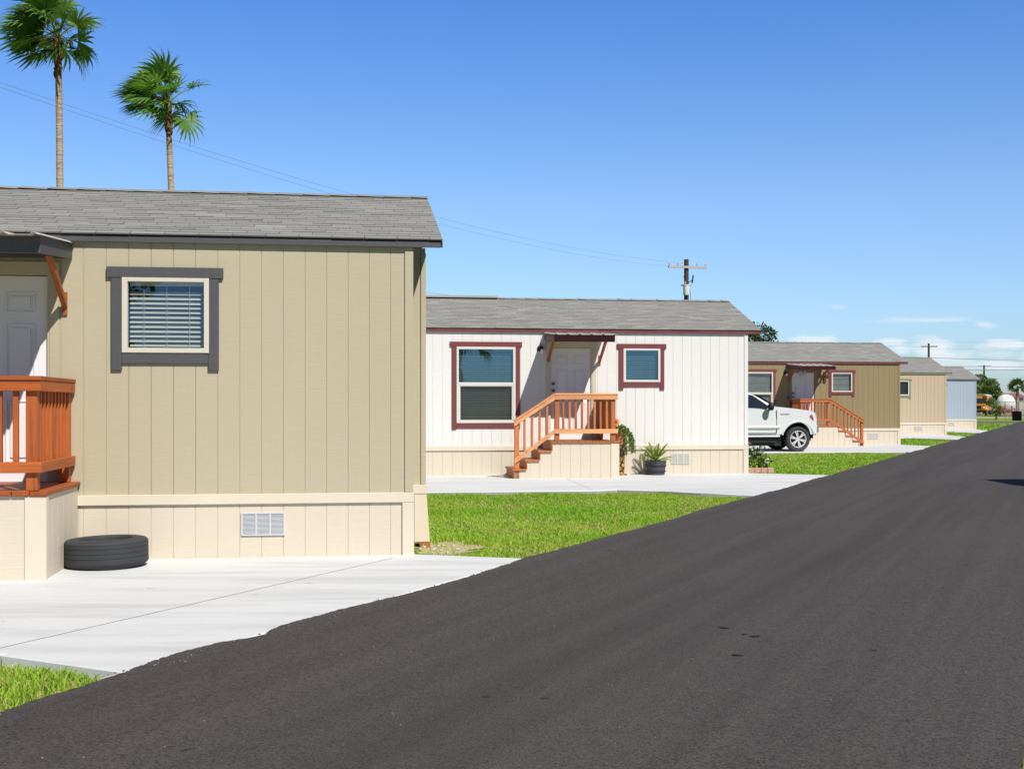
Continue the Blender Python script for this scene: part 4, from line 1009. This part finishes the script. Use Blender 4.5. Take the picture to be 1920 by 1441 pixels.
        m = MB(); m.box(.47, .60, sd*.60, sd*(hw-.085), .50, .64); m.build('fog_lamp', BLK, T, bevel=.02)
    m = MB(); m.box(.70, .755, -.62, .62, .86, 1.10); gg = m.build('grille', CHR, T, bevel=.015)
    m = MB(); 
    for k in range(4): m.box(.75, .76, -.58, .58, .875+k*.055, .905+k*.055)
    m.build('grille_slot', BLK, gg)
    m = MB(); m.box(.66, .775, -.70, .70, .56, .78); m.build('bumper', CHR, T, bevel=.03)
    m = MB(); m.box(-4.99, -4.9, -.9, .9, .55, .74); m.build('bumper', CHR, T, bevel=.02)
    for sd in (-1, 1): m = MB(); m.box(-4.935, -4.86, sd*.80, sd*.955, .95, 1.26); m.build('tail_light', m_plain('red_lens', (.35, .01, .01), .2), T)
    cu = bpy.data.curves.new('badge_text', 'FONT'); cu.body = 'PLATINUM'; cu.size = .058; cu.extrude = .002; cu.materials.append(BLK)
    tmp = bpy.data.objects.new('badge_text', cu); COL.objects.link(tmp); bpy.context.view_layer.update()
    bme = bpy.data.meshes.new_from_object(tmp.evaluated_get(bpy.context.evaluated_depsgraph_get())); bpy.data.objects.remove(tmp)
    fb = bpy.data.objects.new('fender_badge', bme); COL.objects.link(fb); fb.parent = T
    if not bme.materials: bme.materials.append(BLK)
    fb.location = (-.57, -hw*.985-.004, 1.135); fb.rotation_euler = (R(90-5), 0, 0)
    CHRM = m_plain('alloy', (.78, .78, .79), .3, .35, .05)
    for x0 in (0, wb):
        for sd in (-1, 1):
            W = bpy.data.objects.new('wheel', None); COL.objects.link(W); W.parent = T; W.location = (x0, sd*.845, zc); W.rotation_euler = (0, rnd.uniform(0, 1), 0)
            m = MB(); m.lathe([(.25, -.10), (.285, -.125), (.34, -.13), (.372, -.115), (.385, -.08), (.381, -.03), (.385, -.028), (.385, .028), (.381, .03), (.385, .08), (.372, .115), (.34, .13), (.25, .12)], 40, axis=1, closed=True); m.build('tyre', RUB, W, smooth=True, fixn=True)
            m = MB(); f = -sd*-1
            fy = sd*.10
            m.lathe([(.255, fy*1.02), (.262, fy*1.12), (.250, fy*1.14), (.236, fy*.98), (.23, -fy*.6)], 40, axis=1)
            m.lathe([(.001, fy*1.0), (.055, fy*1.0), (.065, fy*.85), (.065, fy*.4)], 20, axis=1)
            for k in range(6):
                a = k*math.pi/3
                for q in (-.13, .13):
                    a2 = a+q; m.beam((.055*math.cos(a+q*.6), fy*.92, .055*math.sin(a+q*.6)), (.24*math.cos(a2), fy*.99, .24*math.sin(a2)), .03, .034, (0, 1, 0))
            m.build('rim', CHRM, W, smooth=True)
            m = MB(); m.lathe([(.001, fy*.35), (.235, fy*.35)], 24, axis=1); m.build('brake_disc', m_plain('brake_dark', (.03, .03, .035), .5), W)
truck()

# ---------------------------------------------------------------- utility poles and wires
POLE = m_plain('creosote_pole', (.075, .045, .03), .9, var=.35, bs=30, bstr=.5); XARM = m_plain('grey_timber', (.42, .40, .36), .85, var=.2); CER = m_plain('porcelain', (.45, .43, .42), .3)
def pole(label, loc, h, r0, arm, armz, rz, xf=False):
    P = thing('utility_pole', label, 'utility pole', loc, rz, 'utility poles')
    m = MB(); m.tube([(0, 0, -.1), (0, 0, h*.5), (0, 0, h)], [r0*1.2, r0*1.08, r0], 14); m.build('pole', POLE, P, smooth=True)
    a = MB(); a.box(-arm, arm, -r0-.11, -r0+.005, armz-.07, armz+.07); a.build('crossarm', XARM if xf else POLE, P)
    for x in (-arm+.08, -arm*.5, arm*.5, arm-.08):
        i = MB(); i.lathe([(.03, 0), (.03, .06), (.055, .07), (.045, .11), (.06, .13), (.03, .19), (.001, .2)], 10, (x, -r0-.05, armz+.07)); i.build('insulator', CER, P, smooth=True)
    if xf:
        b = MB(); b.lathe([(.001, 0), (.19, 0), (.20, .03), (.20, .56), (.215, .57), (.215, .62), (.001, .65)], 20, (-.14, -r0-.2, h-2.25)); t_ = b.build('transformer', m_plain('transformer_paint', (.66, .68, .70), .45), P, smooth=True)
        b = MB(); b.lathe([(.03, 0), (.045, .04), (.03, .08), (.045, .12), (.02, .22)], 10, (-.24, -r0-.24, h-1.61)); b.build('bushing', CER, t_, smooth=True)
        b = MB(); b.box(-.3, .28, -r0-.06, r0+.04, h-1.64, h-1.58); b.build('bracket', XARM, P)
        b = MB(); b.tube([(.1, -.1, h-1.45), (.28, -.25, h-1.32)], .025, 6); b.tube([(.28, -.25, h-1.5), (.34, -.27, h-1.0)], .045, 8); b.build('fuse_cutout', DARK, P)
        b = MB(); b.tube([(.15, -.12, h-1.7), (.32, -.15, h-3.0), (.42, -.1, h-4.6)], .014, 5); b.tube([(-.24, -r0-.24, h-1.4), (-.3, -.3, h-1.1), (-.1, -.2, h-.8)], .012, 5); b.tube([(.2, -.2, h-3.1), (.42, -.25, h-3.3), (.3, -.15, h-3.7)], .02, 5); b.build('drop_wires', DARK, P)
    return P
pole('timber utility pole with crossarm and white transformer behind the white home', (10.85, 75, 0), 10.5, .145, 1.27, 10.0, R(14), True)
pole('distant utility pole with crossarm rising behind the beige home', (65, 188, 0), 11.1, .16, 1.25, 10.6, 0)
pole('farthest thin utility pole in front of the big round tree', (117.5, 300, 0), 11.5, .22, 1.6, 11.2, 0)
WIRE = m_plain('wire', (.14, .14, .15), .5)
def wire(label, p, q, sag, r_=.0043, n=40, extra=0.):
    p, q = Vector(p), Vector(q); pts = []
    for i in range(n+1):
        t = i/n; v = p+(q-p)*t; v.z -= sag*4*t*(1-t); pts.append(v)
    m = MB(); m.tube(pts, r_, 5); return tag(m.build('overhead_wire', WIRE, smooth=True), label, 'overhead wire', 'overhead wires')
wire('thin wire running from the transformer pole top to the upper left of the photo', (10.8, 74.85, 10.25), (-17.7, 21, 10.16), 1.19)
wire('thin wire running from the crossarm left end to the upper left of the photo', (9.62, 74.5, 10.02), (-17.7, 21, 10.12), 1.16)
wire('low thin wire just above the left end of the white home roof', (10.8, 74.85, 7.35), (-17.7, 21, 6.9), 1.2, .006)
wire('thick dark wire sloping across the sky above the beige home roof', (28, 145, 8.2), (95, 150, 6.7), .5, .032)
wire('upper wire of the pair crossing left of the far thin pole', (45, 160, 6.75), (100, 160, 6.55), .1, .032)
wire('lower wire of the pair crossing left of the far thin pole', (45, 160, 6.25), (100, 160, 6.15), .1, .045)
wire('faint high wire through the clouds beside the distant pole', (52, 188, 11.2), (110, 188, 12.6), .4, .010)
wire('faint wire just under the highest one through the clouds', (52, 188, 10.0), (110, 188, 11.8), .4, .010)

# ---------------------------------------------------------------- far right: bus, tank, fence, box, shrub, building
def bus():
    B = thing('school_bus', 'yellow school bus seen from the front beyond the pale blue home', 'school bus', (68.2, 176, 0), R(-26))
    Y = m_paint('bus_yellow', (.62, .27, .02)); GL = m_glossdark('bus_glass', (.012, .02, .03)); K = m_plain('bus_black', (.012, .012, .013), .6); WH = m_plain('bus_white', (.78, .78, .76), .5)
    m = MB(); m.prism([(-1.15, .7), (1.15, .7), (1.2, 1.2), (1.2, 2.5), (1.05, 2.86), (.6, 3.02), (-.6, 3.02), (-1.05, 2.86), (-1.2, 2.5), (-1.2, 1.2)], -2.0+2.6, 9.5, 1); m.build('body', Y, B, bevel=.05, fixn=True)
    m = MB(); m.prism([(-1.02, 2.88), (-.6, 3.03), (.6, 3.03), (1.02, 2.88), (1.0, 2.95), (.6, 3.08), (-.6, 3.08), (-1.0, 2.95)], .55, 9.5, 1); m.build('roof', WH, B, fixn=True)
    m = MB(); m.prism([(-.95, .75), (.95, .75), (.98, 1.3), (.85, 1.62), (-.85, 1.62), (-.98, 1.3)], -1.2, .6, 1); m.build('hood', Y, B, bevel=.06, fixn=True)
    m = MB(); m.box(-1.02, 1.02, .57, .595, 1.72, 2.38); m.build('windshield', GL, B)
    m = MB(); m.box(-1.0, 1.0, .56, .596, 2.44, 2.78); hd = m.build('destination_panel', K, B)
    m = MB(); m.box(-.45, .45, .545, .559, 2.5, 2.72); m.build('sign_panel', m_plain('sign_tan', (.55, .40, .12), .6), hd)
    for x in (-.85, .85): m = MB(); m.box(x-.16, x+.16, .53, .558, 2.5, 2.74); m.build('warning_light', m_plain('red_light', (.55, .03, .02), .3), hd)
    m = MB(); m.box(-.42, .42, -1.225, -1.2, .9, 1.4); m.build('grille', K, B)
    m = MB(); m.box(-1.15, 1.15, -1.38, -1.24, .45, .72); m.build('bumper', K, B, bevel=.03)
    for sd in (-1, 1):
        m = MB(); m.blob((sd*.95, -.45, .85), (.36, .75, .42), 10); m.build('fender', Y, B, smooth=True)
        m = MB(); m.lathe([(.001, -.02), (.12, -.02), (.14, .02)], 12, (sd*.74, -1.235, 1.12), axis=1); m.build('headlight', WH, B)
        m = MB(); m.box(sd*.62, sd*.9, -1.23, -.9, 1.36, 1.48); m.build('marker_light', m_plain('red_light', (.55, .03, .02), .3), B)
        for y in (-.45, 6.6):
            W = bpy.data.objects.new('wheel', None); COL.objects.link(W); W.parent = B; W.location = (sd*.98, y, .48); m = MB(); m.lathe([(.26, -.14), (.46, -.14), (.48, 0), (.46, .14), (.26, .14)], 20, axis=0, closed=True); m.build('tyre', RUB, W, fixn=True); m = MB(); m.lathe([(.001, sd*.1), (.27, sd*.13)], 16, axis=0); m.build('rim', m_plain('bus_rim', (.62, .27, .05), .5), W)
        for k in range(7): m = MB(); m.box(sd*1.195, sd*1.206, 1.0+k*1.15, 1.9+k*1.15, 1.75, 2.4); m.build('window', GL, B)
bus()
def tank():
    T = thing('storage_tank', 'white round-ended storage tank on red supports behind the fence', 'tank', (67.6, 165, 0), R(-22.3)); r_ = 1.24; zc = 1.72
    m = MB(); m.lathe([(.001, -.55), (.45, -.5), (.85, -.36), (1.1, -.18), (r_, 0), (r_, 7), (.9, 7.4), (.001, 7.6)], 40, (0, 0, zc), axis=1); m.build('shell', m_plain('tank_white', (.8, .8, .8), .5, var=.03), T, smooth=True, fixn=True)
    RD = m_plain('tank_red', (.42, .03, .045), .5)
    for x in (-1.1, -.12, .75, 1.12):
        m = MB(); m.box(x-.10, x+.10, -.75, -.55, -.1, 1.35 if abs(x) < 1 else 1.0); m.build('support_leg', RD, T)
    m = MB(); m.box(-1.25, 1.25, -.5, 7.2, .42, .55); m.build('cradle', RD, T)
    m = MB()
    for x in (-.85, -.45): m.tube([(x, -.62, .4), (x, -.62, 2.8)], .025, 6)
    for k in range(7): m.tube([(-.85, -.62, .7+k*.3), (-.45, -.62, .7+k*.3)], .018, 5)
    m.build('ladder', GALV, T)
tank()
F = thing('chain_link_fence', 'grey chain-link fence with pipe rails in front of the white tank', 'fence', (60, 132, 0), 0)
PIPE = m_plain('fence_pipe', (.22, .23, .24), .5, .4)
for i in range(9): m = MB(); m.tube([(-6+i*1.5, 0, -.1), (-6+i*1.5, 0, 1.86)], .035, 6); m.build('post', PIPE, F)
for z in (1.82, .95): m = MB(); m.tube([(-7.5, 0, z), (7, 0, z)], .028, 6); m.build('rail', PIPE, F)
m = MB()
for i in range(-16, 146):
    x = -7.4+i*.1
    for sg in (-1, 1):
        xa, xb = (x, x+1.8) if sg > 0 else (x+1.8, x)
        if xa < -7.4 or xb < -7.4 or xa > 7 or xb > 7: continue
        m.beam((xa, -.03, .05), (xb, -.03, 1.8), .006, .006)
m.build('mesh', PIPE, F)
m = MB(); m.box(-.43, .43, -.30, .30, -.06, .80); m.box(-.46, .46, -.33, .33, .80, .86); m.box(-.38, .38, -.315, -.30, .1, .72)
bx_ = m.build('utility_box', m_plain('box_black', (.004, .004, .005), .9, spec=.1), bevel=.015, loc=(49.55, 118.3, 0)); bx_.rotation_euler[2] = R(-22); tag(bx_, 'black metal box standing on the grass at the end of the road', 'utility box')
B = thing('shrub', 'small leafy tree with red flowers beside the black box', 'shrub', (49.6, 123.5, -.06), 0)
r = random.Random(99); m = MB(); m.tube([(0, 0, 0), (.05, 0, .5), (-.1, 0, 1.1), (-.5, 0, 1.6)], [.09, .08, .05, .02], 6); m.tube([(.05, 0, .5), (.3, 0, 1.1)], [.05, .02], 6); m.build('trunk', BARK, B)
m = MB()
for c, s_ in (((-.35, 0, 1.65), .42), ((.05, 0, 1.05), .42), ((.3, 0, 1.1), .4), ((-.15, 0, .75), .35), ((-.75, 0, 1.75), .3), ((.2, .1, .65), .33), ((-.45, .1, 1.95), .3)):
    clump(m, r, c, (s_, s_, s_*.8), 170, .16, YG)
for c in ((.25, -.4, 1.28), (.3, -.35, 1.2), (.55, -.3, .95)): clump(m, r, c, (.11, .1, .1), 24, .12, [(.55, .03, .015)], .5)
m.build('crown', LEAF, B)
Hs = thing('far_house', 'low pale building with a reddish roof far behind the white tank', 'building', (98, 245, 0), 0)
m = MB(); m.box(-5.2, 6, 0, 7, -.1, 3.1); m.build('wall', m_plain('pale_stucco', (.48, .42, .36), .9), Hs)
m = MB(); m.prism([(-.6, 3.1), (7.6, 3.1), (3.5, 4.0)], -5.6, 6.4, 0); m.build('roof', m_plain('red_roof', (.26, .10, .10), .8), Hs, fixn=True)
for x in (-4.2, -1.8, 2.4): m = MB(); m.box(x, x+.9, -.04, -.002, 1.0, 2.6); m.build('window', m_glossdark('bus_glass', (.012, .02, .03)), Hs)
def car(label, loc, rz, col, name):
    V = thing('parked_van', label, 'van', loc, rz, 'vehicles parked far behind the fence')
    m = MB(); m.prism([(-2.4, .4), (2.2, .4), (2.3, .9), (1.7, 1.15), (1.1, 1.9), (-2.3, 1.95), (-2.45, 1.2)], -.9, .9, 1); m.build('body', m_paint(name, col), V, bevel=.06, fixn=True)
    m = MB(); m.prism([(-2.2, 1.2), (1.35, 1.2), (1.0, 1.75), (-2.15, 1.8)], -.915, .915, 1); m.build('side_window', m_glossdark('car_glass', (.014, .022, .03)), V)
    for x in (-1.5, 1.4):
        for y in (-.85, .85): m = MB(); m.lathe([(.001, -.1), (.33, -.1), (.33, .1), (.001, .1)], 18, (x, y, .33), axis=1); m.build('wheel', RUB, V)
car('white van parked far off left of the tank', (81.5, 204, 0), .1, (.75, .75, .76), 'van_white')
car('grey van parked far off behind the shrub', (78.0, 214, 0), .1, (.22, .24, .27), 'van_grey')
LP = thing('lamp_post', 'thin lamp post with white head in front of the far trees', 'lamp post', (91.3, 226, 0), 0)
m = MB(); m.tube([(0, 0, -.1), (0, 0, 4.5)], .06, 6); m.build('post', PIPE, LP)
m = MB(); m.blob((0, 0, 4.65), (.16, .16, .2), 6); m.build('lamp_head', LAMPG, LP, smooth=True)

# ---------------------------------------------------------------- light, sky, camera
w = bpy.data.worlds.new('World'); S.world = w; w.use_nodes = True; nt = w.node_tree; nt.nodes.clear()
out = N(nt, 'ShaderNodeOutputWorld'); bgn = N(nt, 'ShaderNodeBackground'); sky = N(nt, 'ShaderNodeTexSky', sky_type='NISHITA')
el = math.asin(SUN.z); az = math.atan2(SUN.x, SUN.y)
sky.sun_disc = False; sky.sun_elevation = el; sky.sun_rotation = az; sky.altitude = 0; sky.air_density = 1.0; sky.dust_density = .4; sky.ozone_density = 1.6
STR = .10
tc = N(nt, 'ShaderNodeTexCoord'); sep = N(nt, 'ShaderNodeSeparateXYZ'); L(nt, tc.outputs['Generated'], sep.inputs[0])
yv = math_(nt, 'MAXIMUM', sep.outputs['Y'], .05); ax = math_(nt, 'DIVIDE', sep.outputs['X'], yv); ez = math_(nt, 'DIVIDE', sep.outputs['Z'], yv)
cmb = N(nt, 'ShaderNodeCombineXYZ'); L(nt, math_(nt, 'MULTIPLY', ax, 26.), cmb.inputs[0]); L(nt, math_(nt, 'MULTIPLY', ez, 80.), cmb.inputs[1])
nz = noise(nt, cmb.outputs[0], 1.0, 7, .62); nz2 = noise(nt, cmb.outputs[0], .35, 4, .5)
tot = None
for (px, py, wx, wy, st) in ((1573, 576, 34, 8, .35), (1745, 600, 95, 7, .5), (1845, 608, 26, 8, .55), (1675, 602, 60, 5, .2), (1525, 637, 65, 11, .9), (1672, 641, 34, 10, .9), (1690, 657, 30, 14, .85),
                             (1752, 656, 62, 24, .95), (1895, 646, 50, 11, 1.0), (1852, 650, 30, 8, .5), (1867, 664, 60, 9, .4), (1805, 664, 34, 13, .5), (1872, 682, 52, 11, .9), (1790, 681, 60, 12, .55), (1960, 670, 60, 30, .8), (2150, 640, 160, 30, .8), (2500, 650, 250, 40, .8)):
    a0, e0 = (px-960)/2260, (760-py)/2260
    dx = math_(nt, 'DIVIDE', math_(nt, 'SUBTRACT', ax, a0), wx/2260); dy = math_(nt, 'DIVIDE', math_(nt, 'SUBTRACT', ez, e0), wy/2260)
    d = math_(nt, 'SQRT', math_(nt, 'ADD', math_(nt, 'MULTIPLY', dx, dx), math_(nt, 'MULTIPLY', dy, dy)))
    k = math_(nt, 'SUBTRACT', 1.02, math_(nt, 'ADD', d, math_(nt, 'MULTIPLY', math_(nt, 'SUBTRACT', nz, .5), 2.6)))
    k = math_(nt, 'MULTIPLY', math_(nt, 'MULTIPLY', k, 1.7, True), st*.8)
    tot = k if tot is None else math_(nt, 'MAXIMUM', tot, k)
tint = ramp(nt, sep.outputs['Z'], [(.0, (.66, .86, 1.16)), (.035, (.76, .96, 1.28)), (.07, (.82, 1.03, 1.35)), (.168, (.87, 1.09, 1.42)), (.322, (.53, .92, 1.52)), (.50, (.22, .31, .50))])
back = ramp(nt, math_(nt, 'ADD', math_(nt, 'MULTIPLY', sep.outputs['Y'], .5), .5), [(.35, (.38, .40, .44)), (.70, (1, 1, 1))])
tint = mix(nt, 1.0, tint, back, 'MULTIPLY')
skyc = mix(nt, 1.0, sky.outputs[0], tint, 'MULTIPLY')
cl = mix(nt, tot, skyc, mix(nt, nz, (6.5, 7.2, 8.4), (9.6, 9.6, 9.6)))
L(nt, cl, bgn.inputs['Color']); bgn.inputs['Strength'].default_value = STR; L(nt, bgn.outputs[0], out.inputs['Surface'])
sl = bpy.data.lights.new('sun', 'SUN'); sl.energy = 5.0; sl.angle = R(.53); sl.color = (1, .95, .87)
so = bpy.data.objects.new('sun', sl); COL.objects.link(so); so.rotation_euler = (-SUN).to_track_quat('-Z', 'Y').to_euler(); so.location = (20, -30, 40)
cam = bpy.data.cameras.new('camera'); cam.sensor_fit = 'HORIZONTAL'; cam.sensor_width = 36; cam.lens = 2260/1920*36; cam.shift_y = 39.5/1920; cam.clip_start = .1; cam.clip_end = 6000
co = bpy.data.objects.new('camera', cam); COL.objects.link(co); co.location = (0, 0, 1.415); co.rotation_euler = (R(90), 0, 0); S.camera = co
S.view_settings.view_transform = 'Standard'; S.view_settings.look = 'None'; S.view_settings.exposure = .15; S.view_settings.gamma = 1
S.render.engine = 'CYCLES'; S.cycles.max_bounces = 6; S.cycles.transparent_max_bounces = 12; S.cycles.use_denoising = True; S.cycles.sample_clamp_indirect = 8
